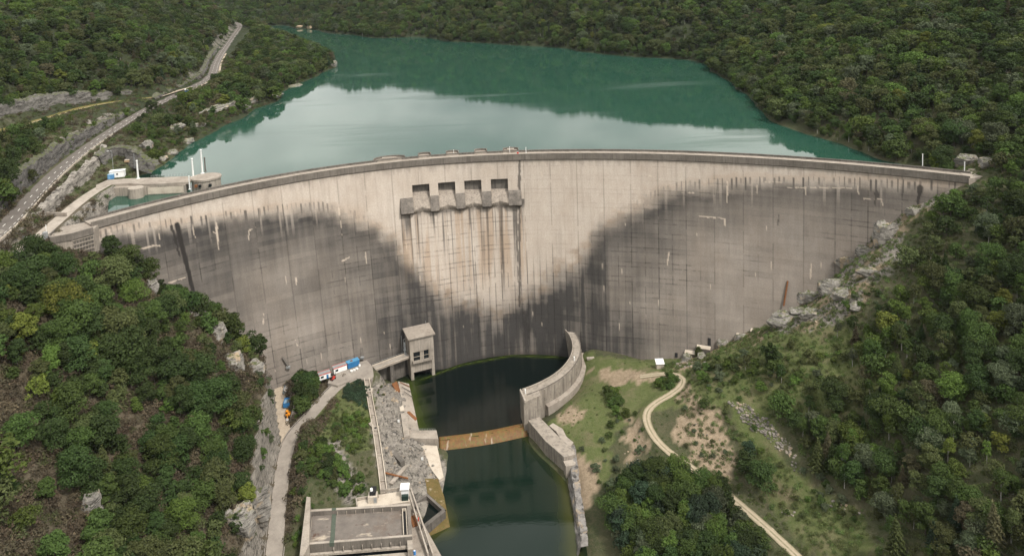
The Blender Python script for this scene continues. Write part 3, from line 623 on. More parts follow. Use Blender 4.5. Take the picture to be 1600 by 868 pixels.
# rounded gate platforms on the upstream edge of the crest
def rim_poly(s, half, depth, n=10):
    x, y, nx, ny = [float(c) for c in crest(s)]; tx, ty = -ny, nx; o = []
    pts = [(-half, 6.9)] + [(-half * math.cos(a), 6.9 + (depth - half * .5) + half * .5 * math.sin(a)) for a in np.linspace(0, math.pi, n)] + [(half, 6.9)]
    for a, u in pts: o.append((x + tx * a - nx * u, y + ty * a - ny * u))
    return o
for px, half, dep in [(610, 8.5, 5), (665, 3.4, 5.2), (708, 3.4, 5.2), (752, 3.4, 5.2), (798, 4.2, 5.2)]:
    s_ = SD(px, 256)[0]; pl = rim_poly(s_, half, dep); f_ = MB().prism(pl, -9, -.6).build('gate_platform', CONC_ROOF, dam)
    w_ = MB(); 
    for a, c in zip(pl[:-1], pl[1:]): w_.beam((*a, -.6), (*c, -.6), .35, 1.15)
    w_.build('platform_parapet', PARAPET, f_)
    if half > 4: MB().box((*np.mean(pl, axis=0), -.6), (half * .9, 1.6, .7)).build('hatch', CONC, f_)

# left abutment: thrust block with a ribbed panel
def px_poly(pts): return [tuple(P(*q)[:2]) for q in pts]
ab = empty('abutment_block', P(112, 372, -3), 'pale concrete abutment block with a ribbed grey panel at the left end of the crest', 'abutment')
tl = fpt(0.3, 0, .2); s1x, s1y = fpt(0, 0, 0)[:2]
e0 = np.array(P(146, 352, 0)[:2]); e1 = np.array(P(112, 362, 0)[:2]); e2 = np.array(P(80, 368, 0)[:2]); e3 = np.array(P(68, 360, 0)[:2])
e0[1] -= .6
b0 = np.array([s1x + 1, s1y + 9]); b2 = np.array(P(72, 352, 0)[:2])
MB().prism([e0, e1, e2, e3, b2, b0], -45, -2.4).build('block', CONC, ab, bevel=.2)
MB().prism([e0 + [.4, -.4], e1 + [0, -.5], e2 + [-.4, -.4], e3 + [-.5, 0], e3 + [.3, .4], e2 + [.3, .3], e1 + [0, .3], e0 + [-.2, .3]], -3.4, -.6).build('parapet', PARAPET, ab)
MB().prism([e3, b2, b0, e0 + [-.2, .35], e1 + [0, .4], e2 + [.3, .4]], -2.6, -1.9).build('deck', CONC_ROOF, ab)
rb = MB(); v = e0 - e1; v = v / np.linalg.norm(v); nrm = np.array([v[1], -v[0]])
for i in range(7):
    a = e1 + nrm * .15; c = e0 - v * .2 + nrm * .15; rb.beam((*a, -4.2 - i * 1.75), (*c, -4.2 - i * 1.75), .5, .32)
for i in range(8): a = e1 + (e0 - e1) * i / 7.2 + nrm * .12; rb.beam((*a, -15.4), (*a, -4.0), .25, .25)
pn = MB().prism([e1 + nrm * .03, e0 - v * .2 + nrm * .03, e0 - v * .2 + nrm * .12, e1 + nrm * .12], -15.8, -3.6).build('ribbed_panel', CONC_DARK, ab)
rb.build('rib', CONC, pn)
# ------------------------------------------------------------------ rocks
def rock_material(name='limestone', c1=(.16, .148, .132, 1), c2=(.33, .308, .275, 1), dk=(.06, .055, .048, 1), moss=True, tan=True):
    m, t, b = new_mat(name); p = pos(t); n = noise(t, p, .45, 6, .7)
    col = mix(t, ramp(t, n, .32, .66), c1, c2); bed = noise(t, scaled(t, p, (.22, .22, 1.5)), 1.0, 6, .75)
    col = mix(t, ramp(t, bed, .52, .6), col, dk)
    col = mix(t, ramp(t, noise(t, p, 1.8, 5, .75), .55, .7), col, dk)
    if tan: col = mix(t, ramp(t, noise(t, p, .21, 4, .6), .56, .66), col, (.36, .28, .19, 1))
    if moss: col = mix(t, mth(t, 'MULTIPLY', ramp(t, wnormz(t), .62, .85), ramp(t, noise(t, p, .6, 4, .7), .42, .58)), col, (.075, .085, .03, 1))
    t.links.new(col, b.inputs['Base Color']); b.inputs['Roughness'].default_value = .95; bump(t, b, noise(t, p, 1.6, 6, .8), .9, .4); return m
ROCK = rock_material(); ROCK_CUT = rock_material('cut_rock', (.065, .06, .056, 1), (.15, .14, .127, 1), (.028, .026, .024, 1), True, False)
def rock_obj(name, loc, size, seed, label, cat='rock', group=None, rot=0.0, sub=4, mat=None, cuts=9):
    r = np.random.default_rng(seed); bm = bmesh.new(); bmesh.ops.create_icosphere(bm, subdivisions=sub, radius=1.0)
    V = np.array([v.co[:] for v in bm.verts])
    for _ in range(cuts):
        n = r.normal(size=3); n[2] *= .8; n /= np.linalg.norm(n); h = r.uniform(.52, .85); e = V @ n - h; V -= np.where(e > 0, e, 0)[:, None] * n
    V[:, 2] = np.clip(V[:, 2], -.8, .62)
    k = 2.2; nz = (vnoise(V[:, 0] * k + seed, V[:, 1] * k + V[:, 2] * 3.1, seed) - .5) * .16 + (vnoise(V[:, 0] * 5 + V[:, 2] * 6, V[:, 1] * 5 + seed, seed + 3) - .5) * .10
    V *= (1 + nz)[:, None]; st = np.round(V[:, 2] * 4) / 4; V[:, 2] = V[:, 2] * .55 + st * .45
    V *= np.array(size); c, s = math.cos(rot), math.sin(rot); V = np.c_[V[:, 0] * c - V[:, 1] * s, V[:, 0] * s + V[:, 1] * c, V[:, 2]]
    for v, q in zip(bm.verts, V): v.co = q
    me = bpy.data.meshes.new(name); bm.to_mesh(me); bm.free(); o = link(name, me, mat or ROCK); o.location = Vector([float(c) for c in loc]); return tag(o, label, cat, group)
def cliff(name, line, h, lean, amp, seed, mat, du=1.2, dvv=1.0, sink=1.5):
    """craggy rock face standing along a line, rising to its left"""
    line = smooth_line(line, du, 0); n = len(line); t = np.gradient(line[:, :2], axis=0); t /= np.linalg.norm(t, axis=1)[:, None]; nrm = np.c_[-t[:, 1], t[:, 0]]
    hs_ = np.interp(np.linspace(0, 1, n), np.linspace(0, 1, len(h)), h); nv = max(5, int(max(h) / dvv)); u = np.linspace(0, 1, nv); s = np.arange(n) * du
    S_, U_ = np.meshgrid(s, u, indexing='ij'); H = (hs_[:, None] + sink + (fbm(S_ / 5, S_ * 0, seed, 3) - .5) * 4 * U_) * U_ - sink
    w = (fbm(S_ / 7, H / 3.2, seed + 1, 4) - .5) * amp * 2 + (np.abs(vnoise(S_ / 3.1, H / 6, seed + 2) - .5) - .25) * amp + (np.floor(H / 2.1 + vnoise(S_ / 9, H * 0, seed + 4) * 2) % 2 - .5) * .35
    o = lean * U_ + w * np.minimum(1, np.minimum(U_ * 6, 1)); o[:, -1] += 2.5
    V = np.stack([line[:, 0][:, None] + nrm[:, 0][:, None] * o, line[:, 1][:, None] + nrm[:, 1][:, None] * o, line[:, 2][:, None] + H], -1)
    return link(name, np_mesh(name, V.reshape(-1, 3), grid_quads(n, nv), False), mat)

def ribbon(name, line, w, mat, dz=0.0, kind='structure', label=None, parent=None, cross=3):
    line = np.asarray(line, float); t = np.gradient(line[:, :2], axis=0); t /= np.linalg.norm(t, axis=1)[:, None]; k = np.linspace(-1, 1, cross)
    V = np.stack([np.c_[line[:, 0] - t[:, 1] * w * a, line[:, 1] + t[:, 0] * w * a, line[:, 2] + dz] for a in k], 1)
    me = np_mesh(name, V.reshape(-1, 3), grid_quads(len(line), cross)[:, ::-1], True); o = link(name, me, mat, parent)
    if kind: o['kind'] = kind
    if label: o['label'] = label
    return o
def track_material():
    m, t, b = new_mat('gravel_track'); p = pos(t); c = attr(t, 'rut').outputs['Fac']; n = noise(t, p, .9, 5, .7)
    col = mix(t, ramp(t, n, .3, .7), (.30, .245, .175, 1), (.40, .335, .25, 1)); mid = mix(t, ramp(t, n, .4, .6), (.17, .15, .085, 1), (.10, .105, .045, 1))
    col = mix(t, mth(t, 'MULTIPLY', c, ramp(t, noise(t, p, .35, 4, .7), .3, .5)), col, mid); t.links.new(col, b.inputs['Base Color']); b.inputs['Roughness'].default_value = .95; return m
def rutted(name, line, w, label):
    o = ribbon(name, line, w, TRACK_M, .06, 'structure', label, cross=9); v = np.tile(np.array([.9, .5, 0, .1, .95, .1, 0, .5, .9]), len(line))
    a = o.data.attributes.new('rut', 'FLOAT', 'POINT'); a.data.foreach_set('value', v.astype(np.float32)); return o
TRACK_M = track_material()
rutted('gravel_track', TRACK, 1.75, 'pale rutted gravel track winding down the right bank')
ribbon('access_road', ACCESS, 2.9, PALE_ROAD, .05, 'structure', 'pale grey service road at the foot of the left cliff')
ribbon('works_yard', YARD, 2.5, GRAVEL, .02, 'structure', 'pale gravel yard beside the service road')
ED = weathered('kerb_concrete', (.2, .18, .155, 1), (.28, .25, .22, 1), (.09, .08, .07, 1), .3, .5)
mb = MB().sweep(offset_line(ACCESS, 3.15)[:-6], [(0, -.6), (.3, -.6), (.3, .45), (0, .45)]); tag(mb.build('roadside_wall', ED), 'low concrete kerb wall on the cliff side of the service road', 'wall')
mb = MB().sweep(offset_line(ACCESS, -3.2)[:14], [(0, -.6), (-.3, -.6), (-.3, .35), (0, .35)]); tag(mb.build('roadside_kerb', ED), 'low concrete kerb on the valley side of the service road near the powerhouse', 'kerb')
def slab(name, pts, z0, z1, mat, parent=None, bevel=0.0):
    """pts: photograph pixels of the top outline at height z1"""
    return MB().prism([tuple(P(x, y, z1)[:2]) for x, y in pts], z0, z1).build(name, mat, parent, bevel=bevel)

# platform at the end of the service road
o = slab('works_platform', [(528, 602), (512, 598), (516, 588), (543, 573), (560, 566), (573, 562), (582, 572), (584, 586), (580, 592), (566, 592), (556, 590)], -99, -92.9, PALE_ROAD); tag(o, 'pale concrete working platform at the foot of the dam', None, None, 'structure')

def cabin(name, p, q, depth, h, body, roof, label, cat, window=True, door=None, trim=None):
    a = P(p[0], p[1], -92.9); b = P(q[0], q[1], -92.9); d = b[:2] - a[:2]; L = np.linalg.norm(d); ux = d / L; uy = np.array([-ux[1], ux[0]]); rot = math.atan2(d[1], d[0])
    r = empty(name, (*a[:2], -92.9), label, cat)
    def at(x, y): return a[:2] + ux * x + uy * y
    MB().prism([at(0, 0), at(L, 0), at(L, depth), at(0, depth)], -92.75, -92.9 + h).build('body', body, r, bevel=.04)
    MB().prism([at(-.12, -.12), at(L + .12, -.12), at(L + .12, depth + .12), at(-.12, depth + .12)], -92.9 + h + .004, -92.9 + h + .12).build('roof', roof, r)
    if trim:
        f = MB()
        for y in (-.16, depth + .04): f.prism([at(-.15, y), at(L + .15, y), at(L + .15, y + .12), at(-.15, y + .12)], -92.9 + h - .12, -92.9 + h + .2)
        f.build('red_trim', trim, r)
    if door is not None: MB().prism([at(L * .62, -.06), at(L * .62 + 1.0, -.06), at(L * .62 + 1.0, -.01), at(L * .62, -.01)], -92.8, -92.9 + 2.1).build('door', door, r)
    if window:
        MB().prism([at(L * .12, -.06), at(L * .12 + 1.4, -.06), at(L * .12 + 1.4, -.01), at(L * .12, -.01)], -92.9 + 1.0, -92.9 + 2.0).build('window', GLASS, r)
        MB().prism([at(-.05, depth * .35), at(-.01, depth * .35), at(-.01, depth * .7), at(-.05, depth * .7)], -92.9 + 1.0, -92.9 + 2.0).build('window', GLASS, r)
    return r, at, L
cabin('site_cabin', (499.5, 595), (517, 589.5), 2.7, 2.8, WHITE, STEEL, 'white site cabin with red roof edge and blue door, nearest the forklift', 'cabin', True, BLUE, RED)
cabin('site_cabin', (522, 584.5), (542.5, 577.5), 2.7, 2.8, WHITE, STEEL, 'white site cabin with red roof edge beside the blue container', 'cabin', True, None, RED)
r, at, L = cabin('shipping_container', (544, 577), (562, 570.5), 2.7, 3.0, BLUE, plain('light_blue_paint', (.08, .25, .42), .5), 'blue shipping container on the platform below the dam', 'container', False, None, None)
cr_ = MB()
for i in range(12): cr_.prism([at(L * (i + .2) / 12, -.05), at(L * (i + .7) / 12, -.05), at(L * (i + .7) / 12, -.006), at(L * (i + .2) / 12, -.006)], -92.7, -90.1)
cr_.build('corrugation', BLUE, r); MB().prism([at(L * .3, .7), at(L * .5, .7), at(L * .5, 1.9), at(L * .3, 1.9)], -89.77, -89.72).build('hatch', RUST, r)
BAG = plain('white_canvas', (.66, .65, .62), .9)
for (x, y), lb in zip([(549, 579), (553.5, 577.5), (557.5, 575.5), (561.5, 570.5)], ['white rubble sack leaning at the left end of the row by the blue container', 'white rubble sack second from the left by the blue container', 'white rubble sack third from the left by the blue container', 'white rubble sack by the right corner of the blue container']):
    rock_obj('rubble_sack', P(x, y, -92.4), (.75, .7, .75), int(x * 7), lb, 'sack', 'rubble sacks on the platform', 0, 3, BAG, 3)
def vehicle_forklift(p, rot, label):
    c = P(*p, -92.9); r = empty('forklift', c, label, 'forklift'); ca, sa = math.cos(rot), math.sin(rot)
    W = lambda x, y, z: (c[0] + ca * x - sa * y, c[1] + sa * x + ca * y, c[2] + z)
    MB().box(W(0, 0, .45), (2.6, 1.5, .8), rot).build('body', RED, r, bevel=.1); MB().box(W(-.9, 0, .5), (.8, 1.4, 1.1), rot).build('counterweight', BLACK, r, bevel=.1)
    cg = MB()
    for x in (-.6, .6):
        for y in (-.6, .6): cg.beam(W(x, y, 1.2), W(x * .8, y, 2.4), .1, .1)
    cg.box(W(0, 0, 2.35), (1.3, 1.4, .1), rot); cg.build('cab_frame', BLACK, r)
    mm = MB()
    for y in (-.45, .45): mm.beam(W(1.45, y, .1), W(1.45, y, 3.0), .14, .14)
    mm.box(W(1.5, 0, 1.1), (.12, 1.2, .5), rot); mm.build('mast', BLACK, r)
    for y in (-.3, .3): MB().beam(W(1.55, y, .2), W(2.7, y, .2), .14, .08).build('fork', STEEL, r)
    for x in (-.85, .95):
        for y in (-.75, .75): MB().tube(W(x, y - .14, .42), W(x, y + .14, .42), .42, n=14).build('wheel', BLACK, r)
vehicle_forklift((520, 592.5), math.radians(60), 'small black and red forklift parked between the white cabins')
for i, (x, y, m_, lb) in enumerate([(501, 604, STEEL, 'grey oil drum topmost of the three beside the service road bend'), (503, 609, WHITE, 'white drum in the middle of three beside the service road bend'), (499, 616, STEEL, 'grey oil drum lowest of the three beside the service road bend')]):
    q = G(x, y); r = empty('drum', q, lb, 'drum', 'drums beside the service road'); MB().tube(q, q + [0, 0, 1.1], .5, n=14).build('body', m_, r); MB().tube(q + [0, 0, 1.1], q + [0, 0, 1.16], .52, n=14).build('lid', BLACK, r)
# yard: trailers, open container and excavator
def open_box(name, px, sz, rot, body, inner, label, cat, wall=.1):
    c = P(*px, -95.4); r = empty(name, c, label, cat); ca, sa = math.cos(rot), math.sin(rot); W = lambda x, y, z: (c[0] + ca * x - sa * y, c[1] + sa * x + ca * y, c[2] + z)
    a, b_, h = sz[0] / 2, sz[1] / 2, sz[2]; m_ = MB().box(W(0, 0, .12), (sz[0], sz[1], .12), rot)
    for x, y, u, v in ((-a + wall / 2, 0, wall, sz[1] - .01), (a - wall / 2, 0, wall, sz[1] - .01), (0, -b_ + wall / 2, sz[0] - 2 * wall - .01, wall), (0, b_ - wall / 2, sz[0] - 2 * wall - .01, wall)): m_.box(W(x, y, .25), (u, v, h - .25), rot)
    m_.build('tub', body, r); MB().box(W(0, 0, .26), (sz[0] - 2.4 * wall, sz[1] - 2.4 * wall, h * .55), rot).build('load', inner, r)
    for x in (-a * .7, 0, a * .7):
        MB().box(W(x, -b_ - .04, .2), (.1, .07, h - .3), rot).build('rib', body, r)
open_box('skip', (449, 609), (3.0, 7, 1.5), .12, plain('grey_blue_paint', (.16, .22, .27), .6), plain('light_rubble', (.32, .30, .28), .9), 'long grey blue open skip at the far end of the gravel yard', 'skip')
open_box('open_container', (449, 632), (3.0, 4.6, 2.2), .12, BLUE, plain('pale_blue_sheet', (.22, .34, .44), .5), 'blue open container standing behind the orange excavator', 'container')
c = P(450.5, 650, -95.6); r = empty('excavator', c, 'small orange excavator parked beside the trees in the gravel yard', 'excavator')
for s_ in (-.75, .75):
    MB().add([(c[0] + s_ + e, c[1] + y, c[2] + z) for e in (-.22, .22) for y, z in ((-1.5, .35), (-1.2, 0), (1.2, 0), (1.5, .35), (1.2, .7), (-1.2, .7))], [(0, 1, 2, 3, 4, 5), (11, 10, 9, 8, 7, 6)] + [(i, i + 6, (i + 1) % 6 + 6, (i + 1) % 6) for i in range(6)]).build('track', BLACK, r)
MB().box((c[0], c[1] + .2, c[2] + .8), (1.9, 2.4, .9)).build('body', ORANGE, r, bevel=.12); cb = MB().box((c[0] - .4, c[1] - .1, c[2] + 1.71), (1.0, 1.4, 1.1)).build('cab', ORANGE, r, bevel=.1)
MB().box((c[0] - .4, c[1] - .83, c[2] + 1.85), (.8, .06, .75)).build('window', GLASS, cb)
MB().beam((c[0] + .45, c[1] - .9, c[2] + 1.2), (c[0] + .5, c[1] - 2.4, c[2] + 2.6), .25, .3).beam((c[0] + .5, c[1] - 2.3, c[2] + 2.6), (c[0] + .5, c[1] - 3.4, c[2] + 1.0), .2, .25).build('arm', ORANGE, r)
MB().add([(c[0] + .1 + e, c[1] + y, c[2] + z) for e in (0, .8) for y, z in ((-3.6, 1.1), (-3.2, 1.1), (-3.0, .5), (-3.4, .2))], [(0, 1, 2, 3), (7, 6, 5, 4), (0, 4, 5, 1), (1, 5, 6, 2), (2, 6, 7, 3)]).build('bucket', WHITE, r)

# intake tower of the bottom outlet, standing in the pool
FL, FR = P(643, 594, POOL_Z)[:2], P(680, 585, POOL_Z)[:2]; ex = FR - FL; TW = np.linalg.norm(ex); ex /= TW; ey = np.array([-ex[1], ex[0]]); TDp = 10.5
tw = empty('outlet_tower', (*FL, POOL_Z - 4), 'square concrete outlet tower with flat roof and window standing in the pool', 'tower')
def lb(m_, x0, x1, y0, y1, z0, z1): return m_.prism([FL + ex * x0 + ey * y0, FL + ex * x1 + ey * y0, FL + ex * x1 + ey * y1, FL + ex * x0 + ey * y1], z0, z1)
ZR = -82.9; body = MB()
lb(body, 0, 1.5, 0, TDp, -112, ZR); lb(body, TW - 1.5, TW, 0, TDp, -112, ZR)                       # side walls that end as legs
lb(body, 1.5, TW - 1.5, 0, .8, -90.2, ZR); lb(body, 1.5, TW - 1.5, TDp - .8, TDp, -112, ZR); lb(body, TW - 2.4, TW - 1.5, 0, .8, -95, -90.2); lb(body, 1.5, TW - 1.5, .8, TDp - .8, -96, -95.2)
body.build('walls', CONC, tw); lb(MB(), 1.5, TW - 1.5, .25, .8, -100.8, -95).build('lower_panel', CONC, tw)
lb(MB(), -.9, TW + .9, -.9, TDp + .9, ZR + .004, ZR + .75).build('roof', CONC_ROOF, tw, bevel=.06)
bal = MB(); lb(bal, .9, TW - .9, -1.5, -.01, -95.3, -95.0); lb(bal, .9, TW - .9, -1.5, -1.3, -95, -93.9); lb(bal, .9, 1.1, -1.3, -.01, -95, -93.9); lb(bal, TW - 1.1, TW - .9, -1.3, -.01, -95, -93.9); bal.build('balcony', CONC, tw)
wn = lb(MB(), 1.52, TW - 2.42, .7, .75, -95, -90.2).build('window', GLASS, tw); fr = MB()
for x in (1.52, 5.2, 6.9, TW - 2.7): lb(fr, x, x + .22, .4, .54, -95, -90.2)
lb(fr, 1.52, TW - 2.45, .41, .53, -93.0, -92.85); fr.build('window_frame', CONC_PALE, wn); lb(MB(), 5.5, 6.85, .44, .52, -94.9, -90.4).build('panel', CONC, wn)
st = MB()
for k in range(4): st.beam((*(FL - ex * (1.2 + .2 * k) + ey * (3 + k)), -93 + k * 2.4), (*(FL - ex * 1.4 + ey * (7.5 - k)), -91.5 + k * 2.4), .9, .12)
for y in (2.8, 8): 
    for x in (.5, 2.4): st.beam((*(FL - ex * x + ey * y), -94), (*(FL - ex * x + ey * y), -84.2), .12, .12)
st.build('outer_stair', STEEL, tw); MB().tube((*(FR - ex * 1.5 + ey * 9), ZR + .75), (*(FR - ex * 1.5 + ey * 9), ZR + 3.4), .06).build('antenna', STEEL, tw)
# bridge from the platform to the tower
A0, A1 = P(584, 574, -92.6)[:2], FL + ey * 3.5 - ex * .05; br = empty('footbridge', (*A0, -93.6), 'concrete footbridge from the working platform to the outlet tower', 'bridge')
MB().beam((*A0, -93.5), (*A1, -93.5), 4.2, .9).build('deck', CONC_ROOF, br); d_ = (A1 - A0) / np.linalg.norm(A1 - A0); n_ = np.array([-d_[1], d_[0]])
for s_ in (-1, 1):
    MB().beam((*(A0 + n_ * 2 * s_), -92.59), (*(A1 + n_ * 2 * s_), -92.59), .2, .35).build('kerb', CONC_PALE, br); rl = MB().beam((*(A0 + n_ * 2 * s_), -91.6), (*(A1 + n_ * 2 * s_), -91.6), .07, .07)
    for k in range(8): q = A0 + (A1 - A0) * k / 7 + n_ * 2 * s_; rl.beam((*q, -92.24), (*q, -91.6), .06, .06)
    rl.build('railing', STEEL, br)
MB().beam((*(A0 + n_ * 2.6 + d_), -110), (*(A1 + n_ * 2.6 - d_), -110), .5, 16.0).build('under_deck_wall', CONC_DARK, br)  # tall dark sheet below the upstream edge of the deck
MB().box((*(A0 + d_ * 9), -112), (2.0, 3.6, 18.4), math.atan2(d_[1], d_[0])).build('pier', CONC_DARK, br)

cl_ = offset_line(ACCESS, 4.4); o = cliff('cliff', cl_[:int(len(cl_) * .62)], [14, 15, 12, 9, 7, 5], 6.5, 1.5, 61, rock_material('blue_grey_cliff', (.09, .088, .086, 1), (.21, .205, .20, 1), (.05, .047, .044, 1)), 1.0, .9); tag(o, 'craggy blue grey cliff along the service road', None, None, 'structure')
yl_ = offset_line(YARD, 4.2); o = cliff('yard_cliff', yl_, [7, 9, 11, 10], 5.0, 1.4, 63, ROCK, 1.0, .9); tag(o, 'tan rock face beside the gravel yard', None, None, 'structure')
# pools
def pool(name, pts, z, mat, label, edges):
    poly = [tuple(P(x, y, z)[:2]) for x, y in pts]; xs = [p[0] for p in poly]; ys = [p[1] for p in poly]
    gx_ = np.arange(min(xs), max(xs) + 1.6, 1.6); gy_ = np.arange(min(ys), max(ys) + 1.6, 1.6); X_, Y_ = np.meshgrid(gx_, gy_, indexing='ij'); Q_ = grid_quads(len(gx_), len(gy_))
    ok = inpoly(X_.ravel()[Q_].mean(1), Y_.ravel()[Q_].mean(1), poly); me = np_mesh(name, np.c_[X_.ravel(), Y_.ravel(), np.full(X_.size, z)], Q_[ok])
    sh = np.zeros(X_.size)
    for line, w in edges:
        l3 = [tuple(P(x, y, z)) for x, y in line]; d, _, _ = dist_poly(X_.ravel(), Y_.ravel(), l3); sh = np.maximum(sh, np.exp(-(d * (.7 + .6 * fbm(X_.ravel() / 5, Y_.ravel() / 5, 5, 3)) / w) ** 1.5))
    at_ = me.attributes.new('shallow', 'FLOAT', 'POINT'); at_.data.foreach_set('value', sh.astype(np.float32)); return tag(link(name, me, mat), label, None, None, 'structure')
pool('upper_pool_water', [(600, 575), (660, 545), (760, 535), (900, 545), (915, 600), (822, 664.5), (755, 678), (687, 687), (620, 690)], POOL_Z, water_mat('pool_water', (.0025, .0055, .0048), (.032, .045, .008), .02, (.5, .5, 1), .012), 'almost black still water at the dam foot', [([(638, 600), (646, 640), (654, 672)], 4.5), ([(690, 690), (760, 680), (818, 668)], 1.6), ([(660, 592), (720, 570), (800, 555), (880, 558)], 1.0)])
pool('lower_pool_water', [(640, 690), (900, 640), (930, 760), (935, 1150), (560, 1150), (600, 780)], TAIL_Z, water_mat('tail_water', (.004, .0115, .0075), (.034, .038, .010), .02, (.35, .6, 1), .01), 'dark green tail water below the weir', [([(826, 682), (870, 722), (884, 760), (890, 800), (896, 850), (900, 950)], 3.2), ([(694, 800), (702, 828), (672, 835)], 3.0)])
# weir sill with rusty orange algae
def weir_material():
    m, t, b = new_mat('algae_sill'); p = pos(t); n = noise(t, p, .55, 6, .75); col = mix(t, ramp(t, n, .36, .62), (.105, .046, .017, 1), (.155, .085, .028, 1))
    col = mix(t, ramp(t, noise(t, p, .8, 5, .7), .50, .64), col, (.10, .095, .025, 1)); col = mix(t, ramp(t, noise(t, scaled(t, p, (.5, .1, .1)), 1, 4, .6), .58, .66), col, (.30, .24, .18, 1)); t.links.new(col, b.inputs['Base Color']); b.inputs['Roughness'].default_value = .6; return m
a, b_ = P(686, 684, -104.25), P(820, 662, -104.25); m0 = (a + b_) / 2 + np.array([0.6, -1.4, 0]); ws = smooth_line([a, m0, b_], 1.0)
o = MB().sweep(ws, [(1.6, -8), (1.4, -.35), (.8, 0), (0, 0), (-1.4, -.35), (-3.2, -1.4), (-5.2, -3.2), (-5.4, -8)]).build('weir', weir_material(), None, True); tag(o, 'rounded weir sill coated in orange algae between the two pools', 'weir')
# curved wing wall with walkway on the right of the pool
inner = smooth_line([P(x, y, -92) for x, y in [(878, 513), (888.5, 522.8), (895, 538), (893.6, 554.5), (883.5, 571), (866, 587), (840, 601), (816, 610)]], 1.5)
ww = empty('wing_wall', (28, 352, -106), 'curved concrete wing wall with a walkway on top along the right edge of the pool', 'wing wall')
WCON = weathered('wing_concrete', (.26, .225, .185, 1), (.33, .29, .245, 1), (.07, .062, .054, 1), .2, .75)
MB().sweep(inner, [(0, -20), (0, 0), (4.2, 0), (4.2, -20)]).build('wall', WCON, ww)
MB().sweep(inner, [(.02, .004), (.02, 1.0), (.4, 1.0), (.4, .004)]).build('parapet', CONC, ww); MB().sweep(inner, [(3.95, .004), (3.95, .35), (4.25, .35), (4.25, .004)]).build('kerb', PARAPET, ww)
ar = MB()
for k in range(6, len(inner) - 3, 4): q = offset_line(inner, 4.3)[k]; ar.box((q[0], q[1], -105), (.5, .5, 12.6), 0)
ar.build('buttress', WCON, ww); MB().sweep(offset_line(inner, 4.5)[8:-6], [(0, -20), (0, -7.6), (2.2, -7.9), (2.2, -20)]).build('footing', CONC_ROOF, ww)
ew = inner[-1]; MB().prism([tuple(P(x, y, -92)[:2]) for x, y in [(812, 611), (838, 600), (845, 617), (818, 628.5)]], -112, -91.9).build('end_pier', WCON, ww, bevel=.15)
MB().prism([tuple(P(x, y, -91.2)[:2]) for x, y in [(812, 609), (814, 607.5), (822, 626), (819.5, 627)]], -91.89, -90.9).build('pier_parapet', CONC, ww)
q = P(838, 648, -104); MB().box((q[0] + .9, q[1], -103.6), (.9, .2, 3.0), .3).build('gauge_plate', RUST, ww)
def post(px, z, h, r_, label, group=None, name='marker_post', cat='post', mat=None, arm=False):
    q = P(*px, z); e = empty(name, q, label, cat, group); MB().tube(q, q + [0, 0, h], r_, r_ * .85).build('shaft', mat or WHITE, e); MB().tube(q + [0, 0, h], q + [0, 0, h + .12], r_ * 1.5).build('cap', mat or WHITE, e)
    return e
post((821, 614.5), -91.9, 1.9, .28, 'short white post on the end pier of the curved wing wall', 'white posts on the wing wall'); post((897.5, 563), -92, 1.9, .28, 'short white post half way along the curved wing wall', 'white posts on the wing wall')
# training wall below it, riprap under its end
tr = empty('training_wall', (*P(870, 690, -99)[:2], -110), 'thick flat topped concrete training wall between the tail water and the grass', 'wall')
MB().prism([tuple(P(x, y, -99.6)[:2]) for x, y in [(825, 656), (843, 650.5), (870, 678), (897, 702), (899.5, 709), (881, 713), (852, 688)]], -114, -99.6).build('wall', WCON, tr, bevel=.12)
MB().prism([tuple(P(x, y, -99.5)[:2]) for x, y in [(858, 663), (864, 659), (879, 668), (885, 680), (896, 689), (891, 695), (876, 684), (869, 672)]], -104, -99.9).build('broken_edge', CONC, tr)
MB().prism([tuple(P(x, y, -99.6)[:2]) for x, y in [(880, 714), (900, 710), (899, 720), (884, 722)]], -114, -101.2).build('end_step', CONC, tr)
rr = cliff('riprap_wall', [P(x, y, TAIL_Z) for x, y in [(900, 868), (898, 842), (892, 800), (888, 765), (881, 719)]][::-1], [5.6, 5.0, 4.2, 3.5], 2.2, .5, 77, rock_material('riprap', (.13, .12, .11, 1), (.30, .28, .26, 1), (.05, .046, .042, 1), False), .6, .5); tag(rr, 'steep bank of grey riprap stones above the tail water', 'riprap bank')

# left edge of the pools: aprons, blocks, old walls
o = MB().add([tuple(P(x, y, z)) for x, y, z in [(622, 595, -101.6), (638, 599, -104.6), (654, 672, -104.6), (638, 673, -101.8), (630, 640, -101.7)]], [(0, 1, 2, 3, 4)]); 
ap = empty('pool_apron', P(640, 640, -106), 'sloping concrete apron along the left edge of the black pool', 'apron')
pts = [(622, 595, -101.4), (639, 599, -104.3), (655, 673, -104.3), (638, 674, -101.6), (630, 640, -101.5)]; w3 = [P(*p) for p in pts]
MB().prism([tuple(q[:2]) for q in w3], -112, [q[2] for q in w3]).build('slab', CONC, ap)
rp = [P(*p) for p in [(635, 643, -101.9), (640, 642, -102.6), (651.5, 653, -104.0), (649, 657, -103.9)]]; MB().prism([tuple(q[:2]) for q in rp], -106, [q[2] + .12 for q in rp]).build('rusty_strip', RUST, ap)
for k in range(3): a_, b2_ = P(625 + k * 3, 597 + k * 7, -101.3), P(640 + k * 2.2, 604 + k * 8, -104.0); MB().beam(a_, b2_, .35, .25).build('rail', RUST if k == 0 else CONC_DARK, ap)
o = slab('rusty_tank_plate', [(612, 599), (620, 595), (625, 608), (619, 611)], -103, -100.4, RUST); tag(o, 'rust brown square plate above the pool apron', 'metal plate')
o = slab('rusty_block', [(622, 637), (630, 632), (632, 641), (623, 642)], -103.5, -100.6, CONC_PALE); tag(o, 'small pale block with a rusty corner beside the pool apron', 'block')
